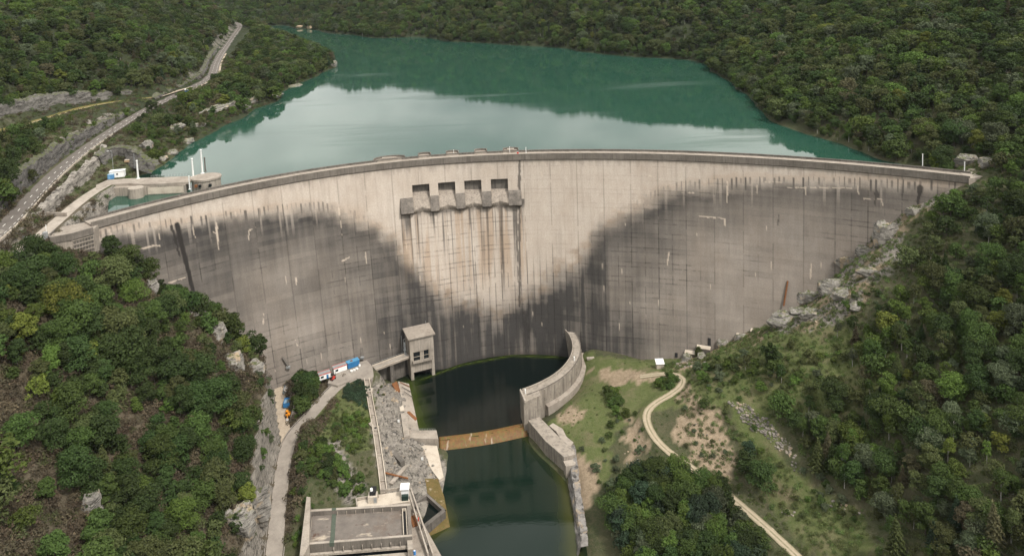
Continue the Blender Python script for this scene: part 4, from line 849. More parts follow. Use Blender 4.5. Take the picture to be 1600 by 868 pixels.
o = slab('apron_wall', [(626, 646), (636, 642), (640, 679), (631, 682)], -106, -100.2, CONC, None, .1); tag(o, 'narrow raised concrete block between the rock slope and the apron', 'block')
o = slab('weir_block', [(640.5, 671.5), (682, 671), (685, 685), (637.5, 683)], -112, -101.6, CONC, None, .15); tag(o, 'flat topped concrete block at the left end of the orange weir', 'block'); rl = MB()
for k in range(10): q = P(644 + k * 4, 672.6, -101.6); rl.tube(q, q + [0, 0, 1.1], .04)
for z in (.55, 1.05): rl.tube(P(644, 672.6, -101.6) + [0, 0, z], P(680, 672.6, -101.6) + [0, 0, z], .035)
rl.build('railing', STEEL, o)
o = MB().prism([tuple(P(x, y, -104.6)[:2]) for x, y in [(645, 698), (683, 697), (693, 741), (686, 746), (676, 735), (662, 712)]], -112, [-103.4, -104.2, -105.6, -105.4, -104.8, -103.9]).build('pale_slab', CONC_PALE); tag(o, 'bleached pale concrete slab sloping to the water below the weir', 'slab')
p0, p1 = P(593, 680, -97.2), P(629, 722, -98.6); o = MB().add([], []); o.beam((p0[0], p0[1], -104), (p1[0], p1[1], -104.5), 2.0, 6.4); o = o.build('guide_wall', CONC_DARK); tag(o, 'dark diagonal concrete wall crossing the rock slope', 'wall')
o = MB().beam(G(635, 729) + [0, 0, .3], G(611, 758) + [0, 0, .5], 1.6, .5).build('walkway_beam', CONC); tag(o, 'pale concrete beam lying across the rocks above the powerhouse', 'beam')
o = MB().beam(G(600, 741) + [0, 0, .7], G(638, 751) + [0, 0, .9], .5, .5).build('old_beam', RUST); tag(o, 'thin brown beam crossing the pale concrete beam', 'beam')
ch = empty('stepped_channel', G(585, 670), 'pale concrete stepped channel running from the platform down to the powerhouse', 'channel')
cl = [G(x, y) for x, y in [(573, 594), (577, 618), (581, 642), (586, 668), (590, 695), (594, 722), (597, 745), (600, 772)]]; cl = smooth_line([(q[0], q[1], q[2]) for q in cl], 1.5)
cl[:, 2] = np.convolve(np.r_[[cl[0, 2]] * 4, cl[:, 2], [cl[-1, 2]] * 4], np.ones(9) / 9, 'valid') + .5
MB().sweep(cl, [(-.9, -2), (-.9, 0), (.9, 0), (.9, -2)]).build('floor', CONC_ROOF, ch); MB().sweep(offset_line(cl, 1.0), [(0, -2), (0, .9), (.35, .9), (.35, -2)]).build('side_wall', CONC_PALE, ch); MB().sweep(offset_line(cl, -1.3), [(0, -2), (0, .9), (.35, .9), (.35, -2)]).build('side_wall', CONC_PALE, ch)
for i in range(0, len(cl), 9): MB().box((cl[i][0], cl[i][1], cl[i][2]), (1.8, .5, .45)).build('step', CONC, ch)
for (x, y), lb_ in zip([(587, 672), (578, 612)], ['square concrete manhole at the bend of the stepped channel', 'square concrete manhole at the upper end of the stepped channel']):
    q = G(x, y); o = MB().box(q - [0, 0, 1.0], (3.0, 3.0, 2.2)).build('manhole', CONC, None, bevel=.1); tag(o, lb_, 'manhole'); MB().box(q + [0, 0, 1.21], (1.0, 1.0, .1)).build('cover', BLACK, o)
o = MB().beam(G(572, 655) + [0, 0, .2], G(586, 672) + [0, 0, .3], 1.3, .5).build('side_path', CONC); tag(o, 'short pale concrete path joining the stepped channel from the left', 'path')
# little white signs on the slope
for (x, y), lb_ in zip([(623, 661), (660, 720)], ['small white sign on the rock slope near the apron', 'small white sign on the rock slope above the pale slab']):
    q = G(x, y); e = empty('sign', q, lb_, 'sign'); MB().tube(q - [0, 0, .3], q + [0, 0, 1.4], .05).build('pole', STEEL, e); MB().box(q + [0, -.06, .6], (.9, .06, 1.3)).build('board', WHITE, e)

# powerhouse
ZP = -92.0; ph = empty('powerhouse', (*P(560, 850, ZP)[:2], -107), 'long concrete powerhouse with a flat walled roof beside the tail water', 'building')
c4 = [np.array(P(x, y, ZP)[:2]) for x, y in [(485, 796.5), (641, 787), (644, 836), (479.5, 849)]]
def bil(u, v): return (c4[0] * (1 - u) + c4[1] * u) * (1 - v) + (c4[3] * (1 - u) + c4[2] * u) * v
def pb(m_, u0, u1, v0, v1, z0, z1): return m_.prism([bil(u0, v0), bil(u0, v1), bil(u1, v1), bil(u1, v0)], z0, z1)
def roof_mat():
    m, t, b = new_mat('gravel_roof'); p = pos(t); n = noise(t, p, .3, 6, .7); col = mix(t, ramp(t, n, .3, .7), (.115, .10, .088, 1), (.18, .157, .136, 1)); col = mix(t, ramp(t, noise(t, p, .22, 5, .7), .58, .68), col, (.085, .05, .035, 1)); col = mix(t, ramp(t, noise(t, p, .09, 6, .75), .52, .66), col, (.13, .10, .08, 1)); col = mix(t, ramp(t, noise(t, scaled(t, p, (.12, .3, 1)), 1, 4, .6), .58, .70), col, (.42, .36, .28, 1)); t.links.new(col, b.inputs['Base Color']); b.inputs['Roughness'].default_value = .95; return m
pb(MB(), .0, 1.0, .0, 1.0, -112, -93.9).build('walls', CONC, ph); pb(MB(), .02, .98, .05, .96, -93.89, -93.7).build('roof', roof_mat(), ph)
par = MB(); pb(par, -.01, 1.0, -.02, .05, -96, ZP); pb(par, -.01, .012, .051, .96, -96, ZP); pb(par, .965, 1.0, .051, .96, -96, ZP); pb(par, -.01, 1.0, .961, 1.03, -96, ZP); par.build('parapet', PARAPET, ph)
cop = MB(); pb(cop, -.012, 1.002, -.022, .045, ZP + .004, ZP + .06); pb(cop, -.012, 1.002, .965, 1.02, ZP + .004, ZP + .06); cop.build('coping', CONC, ph)
gs_ = MB(); pb(gs_, .215, .255, .052, .958, -93.69, -93.4); gs_.build('green_strip', GREEN, ph); pb(MB(), .213, .257, -.024, .05, ZP + .065, ZP + .09).build('green_strip', GREEN, ph); pb(MB(), .213, .257, .96, 1.035, ZP - 1.2, ZP + .09).build('green_strip', GREEN, ph)
lw = MB(); pb(lw, .915, .923, .07, .9, -93.69, -92.6); pb(lw, .95, .958, .07, .9, -93.69, -92.6); pb(lw, .9231, .9499, .07, .09, -93.69, -92.6); lw.build('light_well', CONC_PALE, ph); pb(MB(), .9235, .9495, .092, .9, -93.69, -93.5).build('light_well_floor', BLACK, ph)
for i in range(7): pb(MB(), .27 + i * .09, .274 + i * .09, .051, .075, -93.69, -92.4).build('fin', CONC_PALE, ph)
led = MB(); pb(led, -.02, 1.0, 1.04, 1.10, -95.6, -94.9); pb(led, -.02, 1.0, 1.14, 1.24, -98.4, -96.2); pb(led, .95, 1.0, 1.03, 1.3, -112, -93.2); led.build('ledge', CONC, ph)
for i in range(8): pb(MB(), .25 + i * .09, .256 + i * .09, 1.031, 1.09, -94.9, -93.4).build('fin', CONC, ph)
pb(MB(), -.02, .95, 1.031, 1.05, -112, -96.1).build('glazing', GLASS, ph)
MB().prism([tuple(P(x, y, -90.5)[:2]) for x, y in [(479, 775), (485, 776), (483, 850), (474, 868), (468, 868)]], -104, -90.5).build('side_wall', CONC, ph)
# terrace behind, machines and white hut
o = slab('powerhouse_terrace', [(556, 783), (592, 772), (630, 766), (641, 782), (600, 789), (558, 792)], -104, -93.2, CONC_PALE); tag(o, 'pale concrete terrace behind the powerhouse roof', 'terrace')
tp = MB()
for a_, b2_ in (((557, 781), (592, 776)), ((594, 768), (628, 764.5)), ((557, 781), (558, 792))): tp.beam(P(*a_, -93.2), P(*b2_, -93.2), .4, 1.0)
tp.build('low_wall', CONC, o)
q = P(583, 781, -93.2); e = empty('ventilation_unit', q, 'grey ventilation unit with a dark top behind the powerhouse roof', 'ventilation unit'); MB().box(q, (3.4, 3.0, 2.4), .05).build('housing', CONC_PALE, e); MB().box(q + [0, 1.0, 2.41], (2.2, 3.4, 1.2), .05).build('duct', BLACK, e); MB().box(q + [1.1, -1.53, .1], (1.1, .05, 2.0), .05).build('door', STEEL, e); MB().tube(q + [-.5, .4, 3.62], q + [-.5, .4, 4.4], .6, .5).build('fan_cowl', WHITE, e)
q = P(600, 771, -93.2); 
q = P(632, 781, -93.2); e = empty('hut', q, 'small white hut with a flat roof at the right corner behind the powerhouse', 'hut'); MB().box(q + [0, 2.4, 0], (2.6, 2.6, 3.6), .04).build('walls', WHITE, e); MB().box(q + [0, 2.4, 3.605], (3.4, 3.6, .18), .04).build('roof', WHITE, e); MB().box(q + [.2, .4, 0], (2.4, 1.3, 1.7), .04).build('dark_crate', plain('dark_green_paint', (.018, .035, .028), .5), e)
# quay on the right with its long twin rails
o = slab('quay', [(640, 785), (652, 800), (690, 868), (735, 960), (640, 960), (643, 836)], -112, -99.4, CONC_ROOF); tag(o, 'narrow concrete quay between the powerhouse and the tail water', 'quay')
gd = empty('crane_rail', P(652, 815, -97), 'long twin concrete rail running from the white hut along the quay', 'rail')
for dx in (0, 5): MB().beam(P(637 + dx, 765.5, -97), P(669 + dx * 1.5, 868, -98.5), .55, 1.1).build('rail_beam', CONC, gd)
for t_ in (.25, .55, .85): a_ = P(640, 768, -97) * (1 - t_) + P(673, 868, -98.5) * t_; MB().box((a_[0], a_[1], -104), (1.0, 1.0, 6.4)).build('support', CONC_DARK, gd)
MB().box(P(654, 812, -96.4) + [0, 0, 0], (.35, .7, .9)).build('red_box', RED, gd)
q = P(648, 865, -99.4); e = empty('blue_drum', q, 'blue plastic drum standing on the quay', 'drum'); MB().tube(q, q + [0, 0, 1.3], .45, n=14).build('body', plain('bright_blue_plastic', (.05, .22, .55), .4), e); MB().tube(q + [0, 0, 1.3], q + [0, 0, 1.42], .3, n=14).build('lid', WHITE, e)
# walled basin at the water's edge
bs_ = empty('basin', P(668, 797, -106), 'small walled basin of dark water beside the tail water', 'basin'); bp = [np.array(P(x, y, -103.2)[:2]) for x, y in [(646, 785), (667, 772), (694, 796), (660, 823)]]
for i in range(4): MB().beam((*bp[i], -112), (*bp[(i + 1) % 4], -112), 1.0 + .6 * (i == 2), 8.8 - .02 * i).build('wall', CONC_DARK, bs_)
bw = MB().add([(*(p * .96 + np.mean(bp, axis=0) * .04), -105.2) for p in bp], [(0, 1, 2, 3)]).build('basin_water', bpy.data.materials['pool_water']); tag(bw, 'dark water inside the walled basin', None, None, 'structure')
def algae_bank(): 
    m, t, b = new_mat('algae_rock'); p = pos(t); n = noise(t, p, .4, 6, .75); col = mix(t, ramp(t, n, .35, .65), (.085, .068, .018, 1), (.15, .10, .04, 1)); col = mix(t, ramp(t, noise(t, p, 1.1, 5, .7), .55, .68), col, (.07, .085, .015, 1)); col = mix(t, ramp(t, noise(t, p, .25, 4, .6), .58, .68), col, (.36, .29, .21, 1)); t.links.new(col, b.inputs['Base Color']); b.inputs['Roughness'].default_value = .7; bump(t, b, noise(t, p, 1.2, 5, .7), .8, .3); return m
ALG = algae_bank()
pa = [P(x, y, z) for x, y, z in [(664, 747, -104), (684, 747, -105.6), (694, 775, -106.4), (703, 822, -106.9), (672, 836, -106.9), (660, 827, -106.2), (698, 797, -105.6), (668, 770, -104.6)]]; o = MB().prism([tuple(q[:2]) for q in pa], -112, [q[2] for q in pa]).build('algae_ledge', ALG); tag(o, 'yellow orange algae covered ledge round the walled basin', 'ledge')
o = slab('quay_shelf', [(640, 806), (652, 802), (656, 818), (645, 822)], -104, -99.0, RUST); tag(o, 'rusty orange metal platform beside the long twin rail', 'platform')

# ------------------------------------------------------------------ right foot of the dam
q = P(1031, 572, -91.5); q[2] = float(ground(q[0], q[1])); e = empty('shed', q, 'small white shed with a flat white roof on the grass at the dam foot', 'shed'); MB().box(q - [0, 0, .6], (3.4, 2.6, 3.3), .05).build('walls', CONC_PALE, e); MB().add([(q[0] + x, q[1] + y, q[2] + z) for x, y, z in [(-2, -1.7, 2.7), (2, -1.7, 2.7), (2, 1.9, 3.5), (-2, 1.9, 3.5), (-2, -1.7, 2.9), (2, -1.7, 2.9), (2, 1.9, 3.7), (-2, 1.9, 3.7)]], [(0, 1, 2, 3), (7, 6, 5, 4), (0, 4, 5, 1), (1, 5, 6, 2), (2, 6, 7, 3), (3, 7, 4, 0)]).build('roof', WHITE, e)
q = G(986, 552); e = empty('concrete_ruin', q, 'broken square concrete stump lying in the grass at the dam foot', 'concrete block'); MB().add([(q[0] + x, q[1] + y, q[2] + z) for x, y, z in [(-3.4, -1.8, -.6), (2.6, -2.4, -.8), (3.4, 1.6, -.4), (-2.2, 2.4, -.4), (-2.8, -1.4, 1.2), (1.8, -1.8, 1.0), (2.4, 1.2, 2.2), (-1.6, 2.0, 2.6)]], [(3, 2, 1, 0), (4, 5, 6, 7), (0, 1, 5, 4), (1, 2, 6, 5), (2, 3, 7, 6), (3, 0, 4, 7)]).build('stump', CONC, e, bevel=.15); MB().box(q + [-4.6, -1, -.3], (2.6, 1.6, .7), .4).build('fragment', CONC, e)
q = G(925, 559); o = MB().box(q - [0, 0, .6], (5.4, 1.5, 1.0), .02).build('concrete_slab', CONC, None, bevel=.08); tag(o, 'long low concrete slab on the grass beside the curved wing wall', 'slab')
q = G(878, 626); 
for i, (x0, y0, x1, y1, lb_) in enumerate([(1071, 545, 1090, 553, 'lowest concrete footing step on the right foot of the dam'), (1090, 537, 1112, 545, 'wide concrete footing step below the dark niche of the dam'), (1151, 519, 1163, 524, 'small concrete footing step below the big grey boulder'), (1174, 512, 1186, 517, 'topmost concrete footing step beside the big grey boulder')]):
    a_ = FP(x0, y0, 2.6); b2_ = FP(x1, y1, 2.6); s0 = np.minimum(a_[2], b2_[2]); o = empty('footing_step', (a_ + b2_) / 2 - [0, 0, 3], lb_, 'footing', 'footing steps along the right foot of the dam')
    MB().beam((a_[0], a_[1] + .8, a_[2] - 6), (b2_[0], b2_[1] + .8, a_[2] - 6), 3.0, 5.6).build('block', CONC_DARK, o); MB().beam((a_[0], a_[1] + .8, a_[2] - .39), (b2_[0], b2_[1] + .8, a_[2] - .39), 3.3, .35).build('cap', CONC_PALE, o)
for x, y0, y1, w_ in [(1109, 528, 541, 1.3), (1057, 551, 557, 1.3)]:
    a_ = FP(x, y0, .25); b2_ = FP(x, y1, .25); MB().beam(b2_ - [0, .2, 0], a_ - [0, .2, 0], w_, .5).build('niche', BLACK, dam)
for pts, w_ in (([(441, 558), (450, 571)], 1.3), ([(564, 543), (566, 556)], 1.2)):
    a_ = FP(*pts[0], .4); b2_ = FP(*pts[1], .9); o = MB().beam(a_, b2_, w_, .5).build('inspection_hatch', CONC_DARK, dam); MB().box(b2_ - [0, .6, .4], (1.8, 1.2, .9)).build('landing', STEEL, o)
a_, b2_ = FP(1231, 438, .5), FP(1225, 476, 1.2); o = MB().tube(b2_, a_, .45, .4, 8).build('rusty_pipe', RUST); tag(o, 'rust brown pipe leaning on the dam face above the right boulders', 'pipe')
o = slab('abutment_pad', [(418, 571), (432, 566), (440, 571), (438, 577), (426, 580)], -98, -93.2, CONC_PALE); tag(o, 'pale concrete pad at the left foot of the dam', 'pad')
o = slab('rusty_tray', [(439, 575), (447, 571), (454, 578), (449, 584), (441, 580)], -97, -94.2, RUST); tag(o, 'rusty tray beside the pale pad at the left foot of the dam', 'tray')

# rock outcrops and boulders
for i, (x, y, sx, sy, sz, rot, lb_) in enumerate([
    (1390, 372, 7.5, 6, 8.5, .2, 'tall pale layered rock outcrop at the upper right end of the dam'), (1352, 396, 6.5, 3.6, 3.6, -.5, 'low rock ledge edged with grass below the tall outcrop'), (1325, 414, 6.5, 4, 4.6, -.4, 'rounded grey outcrop touching the dam face'), (1360, 428, 9, 3, 3, -.45, 'long sloping rock rib below the grassy ledge'),
    (1303, 452, 8, 5, 5.2, -.3, 'big pale angular boulder half way up the right abutment'), (1268, 470, 6.5, 4.5, 4.0, -.2, 'grey boulder to the left of the big pale one'), (1320, 462, 6, 4, 3.6, .3, 'smooth tan rock slope beside the big pale boulder'), (1228, 502, 9, 5.5, 5.6, -.25, 'largest grey boulder at the lower end of the right abutment'), (1268, 494, 5.5, 4, 3.2, .5, 'slanting grey slab to the right of the largest boulder'), (1252, 487, 8, 3, 1.8, -.1, 'flat rock shelf above the largest boulder'),
    (1430, 333, 4.5, 3, 3, .1, 'small rock ledge high on the right abutment'), (1455, 308, 4, 3, 2.8, .2, 'small blocky rock near the right end of the crest'), (1376, 318, 3.5, 2.5, 2.0, .2, 'narrow stone ledge against the dam face below the crest'), (1132, 538, 4.2, 3, 2.6, .4, 'pale boulder above the footing steps'), (1160, 530, 3.8, 3, 2.6, .1, 'grey boulder beside the small footing step'), (1075, 562, 3.4, 2.8, 2.6, .9, 'grey rock beside the white shed'), (1098, 560, 3.2, 2.4, 2.8, .2, 'dark rock under the wide footing step'), (1340, 480, 4, 3, 2.4, .5, 'tan rock among bushes on the right abutment'),
    (1510, 256, 7, 5, 5, .1, 'dark craggy rock behind the right end of the crest'), (1545, 262, 6, 5, 4.5, .6, 'second dark crag behind the right end of the crest'),
    (310, 500, 5, 4, 5.5, .4, 'tan rock knob where the left hill meets the dam'), (234, 452, 3.5, 3, 4.5, .2, 'narrow tan rock against the dam face on the left'), (338, 528, 5, 4, 8, .3, 'tall grey cliff block below the tan rock knob'), (362, 570, 7, 4, 6, .5, 'broad tan crag above the gravel yard'), (398, 582, 6, 4, 6, .2, 'rounded tan crag beside the pale concrete pad'), (372, 655, 3, 3, 5, .3, 'grey rock showing between the trees on the left cliff'), (140, 800, 3.5, 3, 7, .2, 'grey crag among the trees at the lower left'), (397, 800, 6, 4, 11, .1, 'big blue grey cliff block beside the service road'), (372, 830, 6, 5, 9, .7, 'second blue grey cliff block left of the service road'),
    (245, 497, 2, 1.5, 1.0, .3, 'small white rock on the wooded left hill'), (78, 458, 2, 1.4, .8, .5, 'pale flat stone high on the wooded left hill'), (165, 487, 1.8, 1.3, 1.2, .2, 'pale pointed stone in the bushes on the left hill')]):
    q = G(x, y)
    q = q + np.array([0, sy * .3, sz * .10]); rock_obj('boulder' if sx < 5 else 'rock_outcrop', q, (sx * .95, sy * .95, sz * 1.0), 300 + i, lb_, 'rock', None, rot)
q = G(506, 205) if False else None
# ------------------------------------------------------------------ main road on the left, its rock cuttings and walls
ribbon('road', ROAD, 4.3, TARMAC, .06, 'structure', 'grey two lane road along the left bank')
n_ = len(ROAD); Ls = np.r_[0, np.cumsum(np.linalg.norm(np.diff(ROAD[:, :2], axis=0), axis=1))]
def dash(off, on, gap, w, name):
    m_ = MB(); l_ = offset_line(ROAD, off); t_ = 0.0
    while t_ < Ls[-1] - on:
        a = [np.interp(t_, Ls, l_[:, k]) for k in range(3)]; b = [np.interp(t_ + on, Ls, l_[:, k]) for k in range(3)]
        d = np.array(b[:2]) - a[:2]; d /= np.linalg.norm(d); n = np.array([-d[1], d[0]]) * w / 2
        m_.add([(a[0] - n[0], a[1] - n[1], a[2] + .09), (a[0] + n[0], a[1] + n[1], a[2] + .09), (b[0] + n[0], b[1] + n[1], b[2] + .09), (b[0] - n[0], b[1] - n[1], b[2] + .09)], [(0, 1, 2, 3)]); t_ += on + gap
    o = m_.build(name, ROADLINE); return tag(o, None, None, None, 'structure')
tag(dash(.9, 3.2, 7.0, .28, 'road_centre_line'), 'broken white centre line of the left bank road'); tag(dash(-2.7, 2.6, 2.6, .22, 'road_edge_line'), 'short dashed white edge line of the left bank road')
# low wall of stone blocks on the lake side
rw = empty('roadside_parapet', ROAD[40], 'low roadside wall of pale stone blocks between the left bank road and the abutment ramp', 'wall'); l_ = offset_line(ROAD, -4.8); w_ = MB(); t_ = 0.0; bl = MB()
end = Ls[int(np.argmin(np.hypot(ROAD[:, 0] - P(175, 210, 5)[0], ROAD[:, 1] - P(175, 210, 5)[1])))]
while t_ < end:
    a = [np.interp(t_, Ls, l_[:, k]) for k in range(3)]; b = [np.interp(t_ + 1.7, Ls, l_[:, k]) for k in range(3)]; bl.beam((a[0], a[1], a[2] + .31), (b[0], b[1], b[2] + .31), .5, .55); t_ += 2.6
kk = int(np.searchsorted(Ls, end)); w_.sweep(l_[:kk], [(-.3, -.5), (-.3, .3), (.3, .3), (.3, -.5)]); w_.build('base_course', CONC, rw); bl.build('blocks', CONC_PALE, rw)
# rough stone retaining wall from the road down to the ramp
base = [P(x, y, z) for x, y, z in [(-60, 428, -3), (10, 386, -2.6), (45, 362, -2), (85, 330, -1), (115, 300, -.8), (140, 280, -.8), (160, 262, -.8), (172, 243, -.8)]]
o = cliff('retaining_wall', base, [5, 5.2, 5, 5.2, 6, 7, 7.5, 6.5], 1.4, .22, 11, rock_material('rough_wall', (.15, .135, .118, 1), (.33, .30, .26, 1), (.06, .054, .047, 1), False, False), .9, .7); tag(o, 'rough grey stone retaining wall between the road and the abutment ramp', 'wall')
lft = offset_line(ROAD, 5.6)
k1 = int(np.argmin(np.hypot(ROAD[:, 0] - P(215, 180, 6)[0], ROAD[:, 1] - P(215, 180, 6)[1])))
o = cliff('rock_cutting', lft[:k1], [9, 10, 10.5, 9, 7, 4], 2.0, .25, 21, ROCK_CUT, 1.3, 1.0); tag(o, 'dark grey rock cutting beside the left bank road', None, None, 'structure')
k2 = int(np.argmin(np.hypot(ROAD[:, 0] - P(255, 158, 6.5)[0], ROAD[:, 1] - P(255, 158, 6.5)[1]))); k3 = len(ROAD) - 14
o = cliff('upper_rock_cutting', lft[k2:k3], [4, 5, 5.5, 5, 4.5, 4, 3], 2.0, .8, 23, ROCK_CUT, 1.6, 1.2); tag(o, 'rock cutting where the left bank road bends uphill', None, None, 'structure')
o = cliff('terrace_cliff', offset_line(TERRACE, 8), [14, 15, 14, 13, 8, 5], 3.5, .8, 25, rock_material('grey_cliff', (.085, .08, .072, 1), (.18, .168, .152, 1), (.035, .032, .03, 1), True, False), 1.6, 1.2); tag(o, 'weathered grey cliff above the grassy terrace on the left', None, None, 'structure')
def terrace_mat():
    m, t, b = new_mat('dry_grass'); p = pos(t); n = noise(t, p, .25, 5, .7); col = mix(t, ramp(t, n, .35, .65), (.17, .125, .035, 1), (.115, .12, .035, 1)); t.links.new(col, b.inputs['Base Color']); b.inputs['Roughness'].default_value = .95; return m
ribbon('grass_terrace', TERRACE, 4.4, terrace_mat(), .05, 'structure', 'yellowing grass terrace above the left bank road'); ribbon('terrace_path', offset_line(TERRACE, -2.6), .55, GRAVEL, .10, 'structure', 'narrow pale footpath along the grass terrace')
o = MB().add([tuple(P(x, y, 7.2)) for x, y in [(228, 153), (262, 147), (300, 137), (290, 141), (255, 152.5)]], [(0, 1, 2, 3, 4)]).build('gravel_layby', GRAVEL); tag(o, 'pale gravel lay-by beside the road', None, None, 'structure'); o.location.z += 1.1
sh_ = offset_line(ROAD, -5.3); k4 = int(np.argmin(np.hypot(ROAD[:, 0] - P(290, 142, 7)[0], ROAD[:, 1] - P(290, 142, 7)[1]))); k5 = int(np.argmin(np.hypot(ROAD[:, 0] - P(345, 84, 14)[0], ROAD[:, 1] - P(345, 84, 14)[1])))
ribbon('road_verge', sh_[k4:k5], .9, GRAVEL, .08, 'structure', 'pale gravel verge of the left bank road')
# ramp, deck and intake building
ribbon('ramp', RAMP, 3.0, CONC, .06, 'structure', 'pale concrete ramp from the gate up to the crest and the intake deck')
tag(MB().sweep(offset_line(RAMP, -3.9)[:26], [(-.2, -5), (-.2, .7), (.2, .7), (.2, -5)]).build('ramp_wall', CONC_DARK), 'low dark concrete wall on the valley side of the ramp below the gate', 'wall')
DZ = -.4; it = empty('intake_building', P(250, 285, -8), 'long low concrete intake building with a flat deck and a rounded end in the reservoir', 'building')
dk = [np.array(P(x, y, DZ)[:2]) for x, y in [(150, 296), (168, 288.5), (200, 286.5), (225, 287.5), (250, 287), (295, 284), (300, 280), (298, 275), (230, 277.5), (195, 279), (168, 281), (150, 289)]]
MB().prism(dk, -1.6, DZ).build('deck', CONC_ROOF, it)
fw = [np.array(P(x, y, -1.61)[:2]) for x, y in [(171, 293.5), (200, 293), (212, 294), (228, 291.5), (290, 288.5), (296, 279), (232, 282), (170, 286)]]; MB().prism(fw, -30, -1.62).build('walls', CONC, it)
cc = P(322, 277, DZ)[:2]; rd = [cc + np.array([7.2 * math.cos(a) , 6.4 * math.sin(a)]) for a in np.linspace(0, 2 * math.pi, 28, endpoint=False)]; MB().prism(rd, -30, -.8).build('rounded_end', CONC, it); MB().prism([cc + (p - cc) * 1.07 for p in rd], -.79, .1).build('rounded_deck', CONC_ROOF, it)
bul = P(212, 291, DZ)[:2]; MB().prism([bul + np.array([3.8 * math.cos(a), 3.4 * math.sin(a)]) for a in np.linspace(0, 2 * math.pi, 20, endpoint=False)], -30, -1.0).build('turret', CONC, it)
for x, y in [(202, 290.5), (208, 290.5), (225, 289.5), (308, 287), (314, 287), (330, 285.5)]:
    q = P(x, y + 2.0, -2.6); q[1] -= 1.4; MB().box((q[0], q[1], -3.4), (1.2, 1.2, 1.3)).build('window', GLASS if x != 308 else RUST, it)
a, b = np.array(fw[3]), np.array(fw[4]); d = b - a; n = np.array([d[1], -d[0]]) / np.linalg.norm(d); MB().prism([a + d * .04 + n * .12, a + d * .94 + n * .12, a + d * .94 + n * .01, a + d * .04 + n * .01], -5.6, -2.3).build('pale_panel', CONC_PALE, it)
rl = MB()
for i in range(14): q = P(236 + i * 4.6, 277.3 - i * .28, DZ); rl.tube(q, q + [0, 0, 1.15], .05)
for z in (.6, 1.1): rl.tube(P(236, 277.3, DZ) + [0, 0, z], P(300, 273.6, DZ) + [0, 0, z], .045)
rl.build('railing', STEEL, it)
def mast(px, z, h, r_, label, mat=None, group=None, cat='mast'):
    q = P(*px, z); e = empty('mast', q, label, cat, group); MB().tube(q - [0, 0, .2], q + [0, 0, h], r_, r_ * .8, 10).build('shaft', mat or WHITE, e); MB().tube(q, q + [0, 0, .25], r_ * 2, n=10).build('base_plate', mat or STEEL, e); MB().tube(q + [0, 0, h], q + [0, 0, h + .3], r_ * 1.25, r_, 10).build('cap', mat or WHITE, e); return e
PALEW = plain('weathered_white', (.62, .63, .61), .6, var=.12)
mast((316.5, 271), .1, 12.5, .5, 'tallest white mast on the rounded end of the intake building', PALEW); mast((302, 276), DZ, 9.5, .5, 'white mast beside the tallest one on the intake deck', PALEW); mast((216, 279), DZ, 9.5, .5, 'white mast at the landward end of the intake deck', PALEW); mast((321, 268), .1, 7.4, .38, 'grey brown mast just right of the tallest one', CONC_DARK); mast((296.5, 296), -1.2, 6.6, .3, 'thin white pole against the front of the intake building', PALEW)
# cabin, blue box and lamp
q = P(181, 278, -.6); e = empty('cabin', q, 'small white cabin with a pale flat roof at the end of the ramp', 'cabin'); rot = .25; MB().box(q + [0, 2.2, .1], (7.0, 3.6, 3.2), rot).build('walls', WHITE, e); MB().box(q + [0, 2.2, 3.304], (7.5, 4.1, .25), rot).build('roof', PALEW, e)
for dx in (-2.3, .6): MB().box(q + [dx * .97, .32 + dx * .24, 1.5], (.8, .12, .8), rot).build('window', GLASS, e)
q = P(174.5, 279, -.6); e = empty('portable_toilet', q, 'blue cabinet standing in front of the small white cabin', 'cabinet'); MB().box(q - [0, .6, 0], (2.9, 1.6, 2.4), .1).build('body', plain('mid_blue_plastic', (.09, .24, .44), .5), e, bevel=.06); MB().box(q + [0, -.6, 2.404], (3.0, 1.7, .18), .1).build('roof', plain('pale_blue_plastic', (.30, .42, .52), .5), e); MB().box(q + [-.5, -1.46, .15], (.9, .05, 1.9), .1).build('door', plain('light_blue_plastic', (.16, .31, .48), .5), e)
def lamp(px, z, h, label, arm=2.0, mat=None):
    q = P(*px, z); e = empty('lamp_post', q, label, 'lamp post'); MB().tube(q - [0, 0, .2], q + [0, 0, h], .14, .09, 8).build('pole', mat or STEEL, e)
    if arm: MB().tube(q + [0, 0, h - .1], q + [-arm * .7, -arm * .5, h + .2], .06).build('arm', mat or STEEL, e); MB().box(q + [-arm * .75, -arm * .55, h + .1], (1.0, .4, .18), .6).build('lamp_head', WHITE, e)
    return e
lamp((177.5, 271), -.5, 12.5, 'grey lamp post with a white lamp head behind the small white cabin')
q = P(178, 222, 2.5); e = empty('utility_pole', q, 'tall thin utility pole beside the road above the cabin', 'pole'); MB().tube(q - [0, 0, 2], q + [0, 0, 9.5], .16, .11).build('shaft', CONC_DARK, e); MB().beam(q + [-.9, 0, 8.8], q + [.9, 0, 8.8], .12, .12).build('crossarm', CONC_DARK, e)
q = P(211, 262, -.5); e = empty('pylon', q, 'grey lattice pole at the edge of the ramp beside the rough rock', 'pole'); 
for dx, dy in ((-.3, -.3), (.3, -.3), (0, .3)): MB().tube(q + [dx, dy, -.2], q + [dx * .6, dy * .6, 8], .07).build('leg', STEEL, e)
br_ = MB()
for k in range(8): br_.tube(q + [-.3, -.3, k], q + [.3, -.3, k + 1], .04).tube(q + [.3, -.3, k], q + [0, .3, k + 1], .04)
br_.build('bracing', STEEL, e)
q = P(199, 253, .2); e = empty('timber_stack', q, 'tan crates stacked at the foot of the rough rock face above the cabin', 'crate'); MB().box(q, (2.6, 1.6, 1.2), .1).build('box', plain('tan_wood', (.36, .25, .15), .8), e); MB().box(q + [0, 0, 1.205], (2.7, 1.7, .12), .1).build('lid', CONC_PALE, e)
